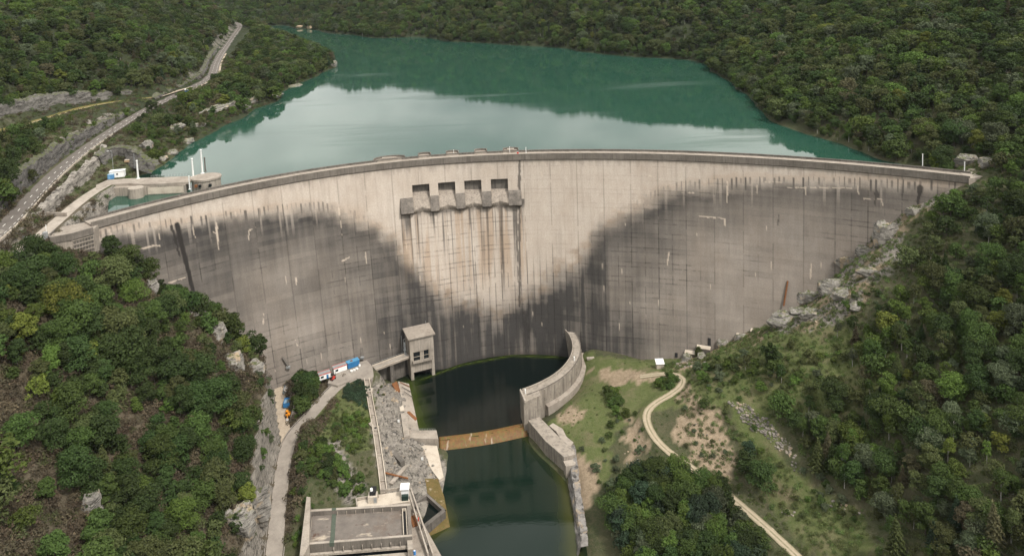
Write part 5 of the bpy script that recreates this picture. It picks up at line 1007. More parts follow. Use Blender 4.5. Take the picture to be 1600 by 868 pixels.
o = cliff('rough_rock_face', [P(x, y, -.6) for x, y in [(168, 262), (185, 250), (200, 256), (218, 262), (236, 268)]], [8, 9, 7, 5, 2], 4.0, 1.1, 41, ROCK_CUT, 1.0, .9); tag(o, 'rough grey rock face behind the small white cabin', None, None, 'structure')
# gate across the ramp
g0, g1 = P(26, 378, -2.3), P(70, 375, -2.1); e = empty('gate', g0, 'grey metal gate with two small signs across the ramp', 'gate'); d = (g1 - g0); fr = MB()
for t_ in (0, .5, 1): q = g0 + d * t_; fr.tube(q, q + [0, 0, 2.3], .09)
for z in (.25, 1.2, 2.2): fr.tube(g0 + [0, 0, z], g1 + [0, 0, z], .06)
fr.build('frame', STEEL, e); ba = MB()
for k in range(40): q = g0 + d * (k + .5) / 40; ba.tube(q + [0, 0, .25], q + [0, 0, 2.2], .025, n=5)
ba.build('bars', STEEL, e)
for t_, m_ in ((.38, WHITE), (.62, plain('sign_blue', (.03, .08, .35), .5))): q = g0 + d * t_ + [0, -.12, .95]; MB().box(q, (1.0, .05, 1.0), math.atan2(d[1], d[0])).build('sign_plate', m_, e)
q = g1 + d * .03; MB().box(q, (1.5, 1.5, 3.4)).build('gate_pillar', STEEL, e)
q = P(72, 362, -1.6); e = post((72.5, 363), -1.8, 3.2, .12, 'thin white pole just behind the gate pillar', None, 'white_pole', 'pole')
# low wall closing the crest road at the ramp
o = MB().beam(P(73, 336, -.6), P(104, 337, -.6), .8, 1.4).build('crest_barrier', CONC_ROOF); tag(o, 'low tan concrete wall across the left end of the crest', 'wall')
# posts on the crest
for px, h, r_, lb_ in [((709, 241), 2.4, .12, 'thin white pole on the middle gate platform of the crest'), ((796.5, 238.5), 3.4, .12, 'thin white pole on the right hand gate platform of the crest'), ((822, 239.5), 3.2, .16, 'white pole on the crest just right of the gate platforms'), ((1441.5, 259), 5.6, .22, 'white pole on the crest near its right end'), ((1507, 268), 4.4, .22, 'short white pole with a lamp at the right end of the crest')]:
    post(px, -.9, h, r_, lb_, 'white poles on the crest', 'crest_pole', 'pole')
for (x, y, lb_) in [(809, 240.5, 'small red box on the crest beside the white pole')]:
    q = P(x, y, -.9); o = MB().box(q, (1.0, .8, 1.3)).build('red_box', RED, None, bevel=.05); tag(o, lb_, 'box'); MB().box(q + [0, 0, 1.304], (1.1, .9, .06)).build('lid', STEEL, o)
# right end of the crest: landing with barriers
o = slab('crest_landing', [(1500, 270), (1520, 264), (1546, 267), (1540, 275), (1514, 279)], -8, -1.0, CONC); tag(o, 'pale concrete landing at the right end of the crest', 'landing')
rl = MB()
for k in range(6): q = P(1516 + k * 5, 267 + k * .5, -1.0); rl.box(q, (1.6, .35, 1.0), -.1)
rl.build('barrier', CONC, o)
# blue and white hut beside the road far up
q = P(291.5, 145, 7); q = P(291.5, 145, 7.6); e = empty('roadside_cabinet', q, 'tiny blue and white cabinet beside the far bend of the road', 'cabinet'); MB().box(q - [0, 0, .4], (2.4, 2.0, 2.6)).build('body', plain('cobalt_paint', (.06, .16, .45), .5), e); MB().box(q + [0, 0, 2.204], (2.5, 2.1, 1.0)).build('top', WHITE, e)
# shore ledges on the left bank
for i, (x, y, sx, sy, sz, rot, lb_) in enumerate([(352, 168, 16, 4, 4, .5, 'long pale limestone ledge below the far part of the road'), (378, 172, 14, 4, 5, .5, 'pale overhanging limestone ledge just above the water'), (330, 178, 11, 3.5, 4, .6, 'pale ledge at the left end of the limestone band'), (393, 160, 8, 4, 5, .4, 'square white limestone block at the right end of the band'), (278, 203, 9, 3, 4, .5, 'grey ledge between the bushes above the shore'), (295, 222, 6, 3, 2.4, .5, 'pale rock at the water line under the grey ledge'), (270, 240, 6, 3, 2.4, .5, 'white shore rock close to the intake building'), (255, 250, 5, 2.5, 2, .4, 'lowest white shore rock close to the intake building'),
    (322, 146, 8, 3, 3, .4, 'small pale ledge just below the road bend'), (316, 197, 7, 3, 3, .5, 'small pale shore rock below the limestone band'), (430, 152, 12, 4, 3, .6, 'dark low shore rock beyond the limestone band'), (462, 137, 14, 4, 3, .6, 'grey shore rock on the far headland'), (520, 103, 10, 6, 5, .3, 'brown rock at the tip of the headland'), (232, 232, 6, 4, 5, .3, 'crag above the shore next to the rough rock face')]):
    q = G(x, y); rock_obj('shore_rock', q + np.array([-1.0, 0, sz * .15]), (sx * .95, sy * 1.2, sz * 1.2), 500 + i, lb_, 'rock', None, math.radians(70))
for i, (x, y, sx, sz) in enumerate([(487, 43, 16, 9), (470, 42, 14, 6), (1502, 137, 9, 6), (1284, 6, 10, 6)]):
    q = G(x, y); rock_obj('bare_rock', q + [0, 0, 0], (sx * .6, 5, sz * .7), 560 + i, ['bright tan rock scar on the far shore', 'smaller tan rock scar on the far shore', 'tan bare patch of rock high on the right hillside', 'tan bare rock near the top of the right hillside'][i], 'rock', None, .2, 3, plain('tan_rock', (.42, .32, .22), .95, var=.35))
# ------------------------------------------------------------------ vegetation
def leaf_material(name, massed):
    m, t, b = new_mat(name); oi = N(t, 'ShaderNodeObjectInfo'); tone = N(t, 'ShaderNodeAttribute', attribute_type='INSTANCER', attribute_name='tone').outputs['Color'] if massed else oi.outputs['Color']; ge = N(t, 'ShaderNodeNewGeometry')
    rnd = oi.outputs['Random']; isl = ge.outputs['Random Per Island']
    col = mix(t, 1.0, tone, ramp(t, isl, 0, 1, (.74, .77, .74, 1), (1.27, 1.24, 1.2, 1)), 'MULTIPLY')
    hsv = N(t, 'ShaderNodeHueSaturation'); t.links.new(col, hsv.inputs['Color'])
    mr = N(t, 'ShaderNodeMapRange'); t.links.new(rnd, mr.inputs[0]); mr.inputs[3].default_value = .494; mr.inputs[4].default_value = .530; t.links.new(mr.outputs[0], hsv.inputs['Hue'])
    loc = noise(t, scaled(t, oi.outputs['Location'], (.012, .012, .012)), 1.0, 3, .6); loc2 = noise(t, scaled(t, oi.outputs['Location'], (.045, .045, .045)), 1.0, 3, .6); v = mth(t, 'ADD', mth(t, 'ADD', mth(t, 'MULTIPLY', loc, .8), mth(t, 'MULTIPLY', loc2, .7)), mth(t, 'MULTIPLY', rnd, .55)); t.links.new(mth(t, 'ADD', v, .0), hsv.inputs['Value'])
    hsv.inputs['Saturation'].default_value = 1.02
    t.links.new(hsv.outputs[0], b.inputs['Base Color']); b.inputs['Roughness'].default_value = .7; b.inputs['Specular IOR Level'].default_value = .2
    tr = N(t, 'ShaderNodeBsdfTranslucent'); t.links.new(hsv.outputs[0], tr.inputs['Color']); mx = N(t, 'ShaderNodeMixShader'); mx.inputs[0].default_value = .22
    out = [n for n in t.nodes if n.type == 'OUTPUT_MATERIAL'][0]; t.links.new(b.outputs[0], mx.inputs[1]); t.links.new(tr.outputs[0], mx.inputs[2]); t.links.new(mx.outputs[0], out.inputs['Surface'])
    return m
LEAF = leaf_material('foliage', False); LEAF_MASS = leaf_material('massed_foliage', True); BARK = plain('bark', (.10, .085, .07), .95, var=.4); PALE_BARK = plain('pale_bark', (.36, .34, .31), .9, var=.4)

def leaf_quads(P0, Nn, size, r, fold=.25, aspect=1.5):
    """one bent leaf spray (two triangles' worth of quad) at each point, facing about along Nn"""
    n = len(P0); a = r.normal(size=(n, 3)); t = np.cross(Nn, a); t /= np.linalg.norm(t, axis=1)[:, None] + 1e-9; u = np.cross(Nn, t)
    s = size * r.uniform(.6, 1.25, n)[:, None]; w = s / aspect
    q = np.stack([P0 - t * s * .5 - Nn * s * fold * .5, P0 - u * w * .5, P0 + t * s * .5 - Nn * s * fold, P0 + u * w * .5], 1)
    return q.reshape(-1, 3), np.arange(4 * n).reshape(n, 4)
def crown_broad(r, h, rad, n, size, base=.18, lobes=15):
    k = lobes; sk = r.uniform(-.22, .22, 2) * rad; c = np.zeros((k, 3)); lr = np.zeros(k)
    for i in range(k):
        f = (i + .5) / k; z = base + (1 - base) * (f ** .75) * .9; wid = math.sin(math.pi * min(1, (z - base) / (1 - base) * .8 + .2)) ** .65
        a = i * 2.4 + r.uniform(-.5, .5); d = rad * wid * r.uniform(.25, .78); c[i] = (d * math.cos(a), d * math.sin(a), z * h); lr[i] = rad * r.uniform(.26, .62) * (.70 + .35 * wid); c[i, :2] += sk * z + r.normal(size=2) * rad * .10
        c[i, 2] = min(c[i, 2], h - lr[i] * .75)
    p = lr ** 2 / (lr ** 2).sum(); w = r.choice(k, n, p=p); v = r.normal(size=(n, 3)); v[:, 2] = np.where(v[:, 2] < -.3, -v[:, 2] * .6, v[:, 2]); v /= np.linalg.norm(v, axis=1)[:, None]
    q = c[w] + v * lr[w][:, None] * r.uniform(.66, 1.06, n)[:, None] * np.array([1, 1, .8]); nn = v + r.normal(size=(n, 3)) * .45 + np.array([0, 0, .25]); nn /= np.linalg.norm(nn, axis=1)[:, None]
    return leaf_quads(q, nn, size, r), c
def crown_conifer(r, h, rad, n, size):
    z = 1 - np.sqrt(r.uniform(0, 1, n)) * .9; z = np.round(z * 15) / 15 + r.uniform(-.012, .012, n); a = r.uniform(0, 2 * math.pi, n); arms = np.round(a / (2 * math.pi) * 9 + z * 7) / 9 * 2 * math.pi - z * 7 / 9 * 2 * math.pi
    a = arms * .7 + a * .3; d = rad * (1 - z) ** .85 * r.uniform(.25, 1.05, n); q = np.c_[d * np.cos(a), d * np.sin(a), h * z - d * .22]
    nn = np.c_[np.cos(a) * .5, np.sin(a) * .5, np.full(n, .9)] + r.normal(size=(n, 3)) * .3; nn /= np.linalg.norm(nn, axis=1)[:, None]; return leaf_quads(q, nn, size, r, .3, 2.2), np.zeros((0, 3))
def crown_slender(r, h, rad, n, size):
    (V, Q), c = crown_broad(r, h, rad, n, size, .32, 11); V = V.copy(); V[:, :2] *= .8; return (V, Q), c * np.array([.8, .8, 1])
def crown_twig(r, h, rad, n, size):
    v = r.normal(size=(n, 3)); v[:, 2] = np.abs(v[:, 2]); v /= np.linalg.norm(v, axis=1)[:, None]; q = v * np.array([rad, rad, h]) * (r.uniform(.15, 1, n) ** .5)[:, None] * (.75 + .5 * vnoise(v[:, 0] * 2 + 5, v[:, 1] * 2, int(r.integers(99))))[:, None]
    nn = v + r.normal(size=(n, 3)) * .6; nn /= np.linalg.norm(nn, axis=1)[:, None]; return leaf_quads(q, nn, size, r, .2, 2.0), np.zeros((0, 3))
def trunk_mesh(r, h, rt, cents, mat, nlimb=6):
    m_ = MB(); lean = r.uniform(-.03, .03, 2) * h; pts = [np.array([0, 0, -.8])] + [np.array([lean[0] * f + r.uniform(-.05, .05), lean[1] * f + r.uniform(-.05, .05), h * f]) for f in (.25, .5, .8)]
    for i in range(3): m_.tube(pts[i], pts[i + 1], rt * (1 - .28 * i), rt * (.72 - .28 * i) + .02, 6)
    if len(cents):
        for k in r.choice(len(cents), min(nlimb, len(cents)), replace=False):
            c = cents[k]; z0 = max(.22 * h, c[2] - np.hypot(c[0], c[1]) * .9 - .4); f = z0 / h; m_.tube((lean[0] * f, lean[1] * f, z0), c, rt * .42, rt * .12, 5)
    me = bpy.data.meshes.new('trunk'); me.from_pydata(m_.v, [], m_.f); me.materials.append(mat); return me
def proto(kind, seed, n, size, h=10.0, rad=4.0):
    r = np.random.default_rng(seed)
    if kind == 'conifer': (V, Q), c = crown_conifer(r, h, rad, n, size); rt = .20
    elif kind == 'slender': (V, Q), c = crown_slender(r, h, rad, n, size); rt = .17
    elif kind == 'twig': (V, Q), c = crown_twig(r, h, rad, n, size); rt = .05
    elif kind == 'bush': (V, Q), c = crown_broad(r, h, rad, n, size, .02, 9); rt = .10
    else: (V, Q), c = crown_broad(r, h, rad, n, size); rt = .24
    cr_ = np_mesh('crown', V, Q); cr_.materials.append(LEAF); return cr_, (trunk_mesh(r, h, rt, c, PALE_BARK if kind == 'slender' else BARK) if kind != 'twig' else None)
TONE = {'dark green': (.038, .056, .017), 'mid green': (.058, .081, .022), 'fresh green': (.082, .112, .026), 'olive green': (.074, .083, .031), 'grey green': (.080, .094, .053), 'yellow green': (.118, .130, .028), 'brownish': (.086, .075, .044), 'bluish dark green': (.034, .053, .030)}
HI = {'broadleaf tree': [proto('broad', 10 + i, 3000, .60, 10, rd) for i, rd in enumerate((4.2, 3.4, 5.0, 4.5, 3.0, 4.0, 5.4, 3.7))], 'slender tree': [proto('slender', 30 + i, 1500, .46, 10, 2.9) for i in range(3)], 'conifer': [proto('conifer', 40 + i, 1500, .75, 10, 2.6) for i in range(2)], 'bush': [proto('bush', 50 + i, 900, .62, 4.0, 2.6) for i in range(4)]}

# where things may grow, judged at the foot of each plant
CLEAR = [[(-80, 460), (-40, 390), (60, 300), (160, 212), (200, 196), (228, 235), (245, 268), (210, 300), (140, 350), (100, 365), (40, 410), (-40, 480)], [(-40, 186), (75, 160), (180, 150), (300, 132), (335, 126), (300, 140), (240, 168), (130, 188), (60, 205), (-40, 235)], [(250, 165), (318, 132), (333, 105), (345, 84), (358, 60), (375, 44), (396, 44), (380, 75), (364, 100), (352, 124), (335, 142), (290, 160), (262, 178)],
         [(345, 560), (375, 575), (436, 585), (445, 868), (400, 900), (396, 790), (405, 720), (400, 650), (372, 610)],
         [(436, 868), (436, 575), (470, 555), (640, 520), (900, 500), (1010, 545), (1060, 548), (1090, 570), (1085, 612), (1050, 640), (1120, 650), (1160, 730), (1140, 775), (1090, 745), (1040, 725), (985, 745), (935, 790), (905, 868)],
         [(1130, 620), (1165, 622), (1215, 660), (1260, 720), (1350, 790), (1400, 890), (1300, 890), (1245, 800), (1190, 735), (1150, 690)],
         [(1190, 500), (1225, 470), (1290, 400), (1360, 330), (1480, 275), (1520, 285), (1470, 330), (1432, 360), (1420, 440), (1370, 490), (1345, 520), (1290, 530), (1200, 540), (1120, 560), (1090, 560)],
         [(1300, 545), (1335, 550), (1335, 625), (1310, 610)], [(1180, 810), (1215, 818), (1290, 900), (1230, 900)], [(1500, 740), (1540, 745), (1535, 790), (1500, 775)],
         [(60, 366), (150, 380), (155, 415), (110, 405), (60, 400)], [(1480, 240), (1560, 245), (1560, 290), (1490, 300)], [(1490, 128), (1514, 128), (1514, 145), (1490, 145)]]
OPEN_BANK = [(1090, 560), (1200, 530), (1300, 520), (1330, 560), (1300, 640), (1250, 640), (1200, 620), (1140, 630), (1090, 600)]
def foot_ok(x, y, z):
    ok = np.ones(x.shape, bool)
    for line, w in ((ROAD, 6.5), (ACCESS, 5.2), (TRACK, 3.6), (RAMP, 6.5), (TERRACE, 5.6)):
        d, _, _ = dist_poly(x, y, line); ok &= d > w
    ky_ = np.polyval(_pc, x / 200); up = y > ky_ + 11; xs_ = np.clip(x, CX0, CX1); s_ = np.interp(xs_, _tx, _ts); fx, fy, _ = face(s_, np.clip(-z, 0, 105)); down = (y < fy - 3)
    inside = (x > CX0 - 4) & (x < CX1 + 2); ok &= np.where(inside, up | down, True); ok &= np.where(up | (y > 420), z > LAKE_Z + .35, z > -103.2)
    return ok
def scatter(x0, x1, y0, y1, sp, seed):
    r = np.random.default_rng(seed); gx_ = np.arange(x0, x1, sp); gy_ = np.arange(y0, y1, sp); X_, Y_ = np.meshgrid(gx_, gy_, indexing='ij'); X_ = (X_ + r.uniform(-.45, .45, X_.shape) * sp).ravel(); Y_ = (Y_ + r.uniform(-.45, .45, Y_.shape) * sp).ravel()
    Z_ = ground(X_, Y_); q = np.stack([X_, Y_, Z_], -1) - _C; D_ = q @ _F; ok = D_ > 60; D_ = np.where(ok, D_, 1e6); u = PX0 + FPX * (q @ _R) / D_; v = PY0 - FPX * (q @ _U) / D_
    ok &= (u > -230) & (u < 1830) & (v > np.where(Y_ > 700, -420, -170)) & (v < 1010); return X_[ok], Y_[ok], Z_[ok], u[ok], v[ok], D_[ok]
def slope_at(x, y): e = 2.0; return np.hypot(ground(x + e, y) - ground(x - e, y), ground(x, y + e) - ground(x, y - e)) / (2 * e)
plants = []          # x, y, z, u, v, dist, height, kind, tone
def kind_tone(x, y, zone, r):
    patch = vnoise(np.array([x / 55.0]), np.array([y / 55.0]), 5)[0]; k = r.random(); t = r.random()
    if zone == 'left': kind = 'conifer' if k > .985 else 'broadleaf tree'; names = ['dark green', 'mid green', 'olive green', 'fresh green', 'yellow green']; pr_ = [.46, .27, .15, .10, .02]
    elif zone == 'right': kind = 'conifer' if k > .93 else 'slender tree' if k > .74 else 'broadleaf tree'; names = ['dark green', 'mid green', 'olive green', 'fresh green', 'grey green', 'yellow green', 'brownish']; pr_ = [.27, .30, .17, .15, .085, .008, .012]
    elif zone == 'clump': kind = 'broadleaf tree'; names = ['dark green', 'mid green', 'fresh green', 'bluish dark green', 'grey green']; pr_ = [.34, .27, .17, .16, .06]
    else: kind = 'conifer' if k > .95 else 'slender tree' if k > .85 else 'broadleaf tree'; names = ['dark green', 'mid green', 'olive green', 'fresh green', 'grey green', 'brownish', 'yellow green']; pr_ = [.33, .27, .21, .09, .08, .015, .005]
    if kind == 'conifer': return kind, r.choice(['dark green', 'olive green', 'brownish', 'bluish dark green'], p=[.4, .3, .15, .15])
    pr_ = np.array(pr_); sh = np.roll(pr_, 1); pr_ = pr_ * (1 - .3 * patch) + sh * .3 * patch; pr_ = pr_ / pr_.sum(); return kind, names[int(np.searchsorted(np.cumsum(pr_), t))] if t < 1 else names[0]
rr_ = np.random.default_rng(77)
def grow(bounds, sp, seed, dens, hmin, hmax, zone, maxslope=2.2):
    x, y, z, u, v, D_ = scatter(*bounds, sp, seed); ok = foot_ok(x, y, z) & (slope_at(x, y) < maxslope)
    for c in CLEAR: ok &= ~inpoly(u, v, c)
    ok &= ~inpoly(u, v, OPEN_BANK) | (rr_.random(len(x)) < .10)
    n = fbm(x / 26, y / 26, seed + 3, 3); ok &= rr_.random(len(x)) < dens(x, y, z, u, v, n)
    for i in np.nonzero(ok)[0]:
        h = hmin + (hmax - hmin) * rr_.random() ** 1.6 * (.55 + 1.1 * n[i]); k, t = kind_tone(x[i], y[i], zone, rr_); plants.append((x[i], y[i], z[i], u[i], v[i], D_[i], h, k, t))
LN = lambda x, y: y < 345
# wooded hill on the left, in front of the dam
grow((-235, -84, 120, 344), 5.2, 1, lambda x, y, z, u, v, n: np.where(z > -92, .12 + .95 * sstep(.43, .57, n), .2) * np.where(slope_at(x, y) > 1.5, .45, 1), 5.5, 13.5, 'left', 2.6)
# right bank below the dam
grow((40, 262, 130, 345), 4.2, 2, lambda x, y, z, u, v, n: np.where(x + (y - 300) * .2 > 98, .35 + 1.2 * sstep(.30, .52, n), .10), 4.5, 10.5, 'right')
grow((24, 92, 205, 292), 3.6, 3, lambda x, y, z, u, v, n: np.where(inpoly(u, v, [(905, 868), (918, 815), (965, 760), (1010, 742), (1050, 738), (1095, 760), (1140, 790), (1180, 830), (1200, 900), (1190, 1000), (880, 1000)]), 1.0, 0), 6.0, 10.5, 'clump')
grow((70, 130, 230, 300), 3.6, 13, lambda x, y, z, u, v, n: np.where(inpoly(u, v, [(1165, 700), (1200, 715), (1222, 750), (1190, 775), (1165, 760)]) | inpoly(u, v, [(1190, 770), (1215, 780), (1205, 800)]), 1.0, 0), 5.0, 9, 'clump')
# slopes above the lake
grow((-620, -150, 250, 560), 5.6, 4, lambda x, y, z, u, v, n: np.where(dist_poly(x, y, ROAD)[0] < 14, .12, np.where(x > np.interp(y, ROAD[:, 1], ROAD[:, 0]), .20, np.where(z > 18, 1.0, .55))), 6, 10.5, 'far', 1.6)
grow((-760, -150, 560, 1180), 7.0, 5, lambda x, y, z, u, v, n: np.where(dist_poly(x, y, ROAD)[0] < 12, .06, np.where(x > np.interp(y, ROAD[:, 1], ROAD[:, 0]), .35 + .9 * sstep(.32, .5, n), .45 + .8 * sstep(.3, .5, n))), 7, 12.5, 'far', 1.8)
grow((150, 640, 345, 700), 4.9, 6, lambda x, y, z, u, v, n: .55 + 0 * x + .7 * n, 4.2, 12.5, 'far', 2.2)
grow((60, 900, 700, 1150), 6.0, 7, lambda x, y, z, u, v, n: .6 + .6 * n, 5, 13.5, 'far', 2.5)
grow((-1300, 1000, 1650, 2150), 11, 18, lambda x, y, z, u, v, n: .9 + 0 * x, 8, 14, 'far', 4)
grow((-1000, -760, 1000, 1650), 9, 19, lambda x, y, z, u, v, n: .9 + 0 * x, 8, 14, 'far', 4)
grow((-760, 1000, 1150, 1650), 7.4, 8, lambda x, y, z, u, v, n: .65 + .6 * n, 5.5, 14, 'far', 3)
grow((-420, 60, 860, 1150), 6.0, 9, lambda x, y, z, u, v, n: .65 + .6 * n, 5, 13, 'far', 3)

# a fringe of low trees and shrubs along the water
FR = lambda x, y, z, u, v, n: np.where((z < LAKE_Z + 5) & ~((u < 560) & (v > 190)), .75, 0)
grow((-420, 60, 800, 1400), 6.0, 14, FR, 4, 7, 'far', 3); grow((60, 260, 345, 1000), 4.6, 15, FR, 3.5, 7, 'far', 3); grow((-260, -140, 400, 820), 4.6, 16, lambda x, y, z, u, v, n: np.where((z < LAKE_Z + 14), .22, 0), 2.5, 4.5, 'far', 3)
bushes = []
def bush_patch(poly, sp, seed, hmin, hmax, dens=.8, tones=('mid green', 'dark green', 'olive green', 'fresh green', 'grey green')):
    q = [G(*c) for c in poly]; xs = [a[0] for a in q]; ys = [a[1] for a in q]; x, y, z, u, v, D_ = scatter(min(xs) - 3, max(xs) + 3, min(ys) - 3, max(ys) + 3, sp, seed); r = np.random.default_rng(seed)
    ok = inpoly(u, v, poly) & (z > -103.5)
    for line, w in ((ROAD, 6), (ACCESS, 4.4), (TRACK, 2.9), (YARD, 3.2)): ok &= dist_poly(x, y, line)[0] > w
    ok &= r.random(len(x)) < dens
    for i in np.nonzero(ok)[0]: bushes.append((x[i], y[i], z[i], u[i], v[i], D_[i], r.uniform(hmin, hmax), 'bush', r.choice(tones)))
bush_patch([(350, 580), (395, 585), (425, 600), (425, 700), (408, 760), (400, 860), (380, 860), (380, 700)], 3.4, 121, 1.4, 3.6, .6, ('dark green', 'olive green', 'mid green', 'grey green'))
bush_patch([(466, 592), (496, 592), (494, 612), (486, 632), (474, 655), (463, 666), (463, 640)], 2.9, 101, 3.5, 6.0, 1.0, ('dark green', 'mid green'))
bush_patch([(541, 606), (560, 594), (572, 594), (575, 640), (548, 628), (528, 618)], 1.9, 102, 1.4, 2.4, 1.0, ('bluish dark green',))
bush_patch([(533, 650), (575, 645), (578, 700), (548, 715), (520, 690)], 2.4, 103, 1.6, 3.2, .75, ('fresh green', 'mid green', 'olive green'))
bush_patch([(470, 695), (505, 690), (530, 720), (560, 745), (572, 770), (545, 778), (510, 760), (470, 750), (462, 715)], 2.5, 104, 1.8, 3.8, .88, ('mid green', 'fresh green', 'olive green', 'dark green'))
bush_patch([(500, 650), (530, 622), (545, 640), (520, 665), (495, 690)], 2.6, 105, .8, 1.6, .5, ('olive green', 'fresh green'))
bush_patch([(458, 740), (470, 760), (500, 785), (485, 795), (460, 790)], 2.6, 106, 1.2, 2.6, .6)
bush_patch([(460, 800), (474, 800), (470, 868), (455, 868)], 2.6, 120, 1.2, 2.2, .5)
bush_patch([(582, 596), (596, 600), (612, 640), (600, 640)], 2.6, 107, .6, 1.3, .4, ('fresh green', 'olive green'))
bush_patch([(1025, 598), (1042, 588), (1060, 592), (1048, 606), (1030, 614)], 2.4, 108, 2.2, 3.4, 1.0, ('mid green', 'fresh green'))
bush_patch([(945, 610), (975, 620), (985, 655), (965, 660), (950, 640)], 2.6, 109, 1.5, 4.4, .55, ('mid green', 'fresh green'))
bush_patch([(905, 700), (960, 660), (1000, 640), (1010, 700), (990, 760), (930, 780)], 4.4, 110, 1.0, 3.2, .55, ('grey green', 'olive green', 'mid green'))
bush_patch([(1060, 630), (1110, 600), (1150, 680), (1150, 750), (1110, 745), (1070, 700)], 4.6, 111, .8, 2.0, .5, ('grey green', 'olive green', 'mid green'))
bush_patch([(1085, 572), (1200, 545), (1300, 535), (1330, 560), (1300, 640), (1250, 640), (1200, 620), (1140, 630), (1090, 600)], 3.2, 112, 1.0, 3.8, .55, ('mid green', 'olive green', 'grey green', 'fresh green'))
bush_patch([(1130, 640), (1160, 650), (1230, 730), (1300, 800), (1260, 868), (1215, 800), (1180, 740)], 4.0, 113, .8, 2.4, .42, ('fresh green', 'olive green', 'mid green'))
bush_patch([(1240, 720), (1300, 760), (1350, 800), (1330, 830), (1270, 780)], 3.0, 114, 1.2, 3.0, .65, ('grey green', 'olive green', 'mid green'))
bush_patch([(1310, 470), (1370, 440), (1390, 490), (1330, 510)], 3.4, 115, 1.2, 3.2, .55)
bush_patch([(0, 290), (60, 230), (150, 190), (200, 168), (215, 172), (150, 205), (80, 250), (0, 330)], 4.0, 116, 1.6, 3.6, .75, ('fresh green', 'mid green', 'olive green'))
bush_patch([(230, 215), (300, 160), (345, 130), (400, 150), (340, 190), (270, 235), (225, 240)], 3.6, 117, 1.2, 3.6, .62, ('olive green', 'mid green', 'dark green', 'brownish'))
bush_patch([(345, 130), (420, 90), (500, 92), (515, 105), (400, 155)], 5.5, 118, 1.5, 3.6, .6, ('olive green', 'mid green', 'dark green', 'brownish'))
bush_patch([(900, 790), (912, 770), (930, 800), (918, 868), (900, 868)], 3.0, 119, 2.0, 4.4, .9, ('grey green',))
# a few single trees that stand out in the photograph
def single(px, py, h, kind, tone, label, dx=0):
    q = G(px, py); return (q[0], q[1], q[2], px, py, np.linalg.norm(q - _C), h, kind, tone, label)
SOLO = [single(178, 455, 15, 'broadleaf tree', 'olive green', 'tall olive green broadleaf tree in front of the ribbed abutment panel'), single(235, 175, 9, 'broadleaf tree', 'dark green', 'dark green round tree standing alone at the lake side of the road'), single(283, 158, 8, 'broadleaf tree', 'dark green', 'dark bushy tree on the slope just below the blue and white cabinet'), single(331, 128, 8, 'conifer', 'dark green', 'small dark conifer at the bend of the far road'),
        single(1277, 735, 13, 'conifer', 'olive green', 'tall olive green conifer beside the scree on the right bank'), single(1300, 738, 12, 'conifer', 'dark green', 'tall dark conifer beside the olive one near the scree'), single(1555, 860, 15, 'conifer', 'brownish', 'large brownish conifer at the lower right edge of the wood'), single(1400, 868, 14, 'conifer', 'olive green', 'wide olive conifer low on the right bank'),
        single(1562, 520, 8, 'broadleaf tree', 'yellow green', 'bright yellow green tree among the dark trees of the right hillside'), single(1332, 572, 8, 'slender tree', 'grey green', 'slim tree with a pale trunk above the grassy gap on the right bank'), single(1308, 528, 7, 'slender tree', 'grey green', 'thin pale stemmed tree just below the boulders'), single(1192, 762, 11, 'broadleaf tree', 'dark green', 'dense dark tree standing alone between the track and the grass strip'),
        single(962, 650, 5.5, 'broadleaf tree', 'fresh green', 'fresh green small tree alone on the grass left of the track'), single(270, 500, 13, 'broadleaf tree', 'olive green', 'round olive tree beside the tan rock knob on the left hill'), single(165, 760, 14, 'conifer', 'olive green', 'tall olive conifer in the middle of the wooded left hill'), single(1005, 800, 12, 'broadleaf tree', 'bluish dark green', 'large bluish dark tree in the middle of the wood below the track')]

def copies(kind, tone, loc, h, label, cat, group, idx):
    cr_, tr_ = HI[kind][idx % len(HI[kind])]; base_h = 4.0 if kind == 'bush' else 10.0; nm = {'broadleaf tree': 'broadleaf_tree', 'slender tree': 'slender_tree', 'conifer': 'conifer', 'bush': 'bush'}[kind]
    e = empty(nm, (loc[0], loc[1], loc[2] - .15), label, cat, group); s = h / base_h; e.scale = (s * rr_.uniform(.88, 1.15), s * rr_.uniform(.88, 1.15), s); e.rotation_euler = (rr_.uniform(-.05, .05), rr_.uniform(-.05, .05), rr_.uniform(0, 6.28))
    c = TONE[tone]; f = rr_.uniform(.88, 1.12)
    for n_, me_ in (('crown', cr_), ('trunk' if kind != 'bush' else 'stem', tr_)):
        o = bpy.data.objects.new(n_, me_); COL.objects.link(o); o.parent = e
        if n_ == 'crown': o.color = (c[0] * f, c[1] * f, c[2] * f, 1)
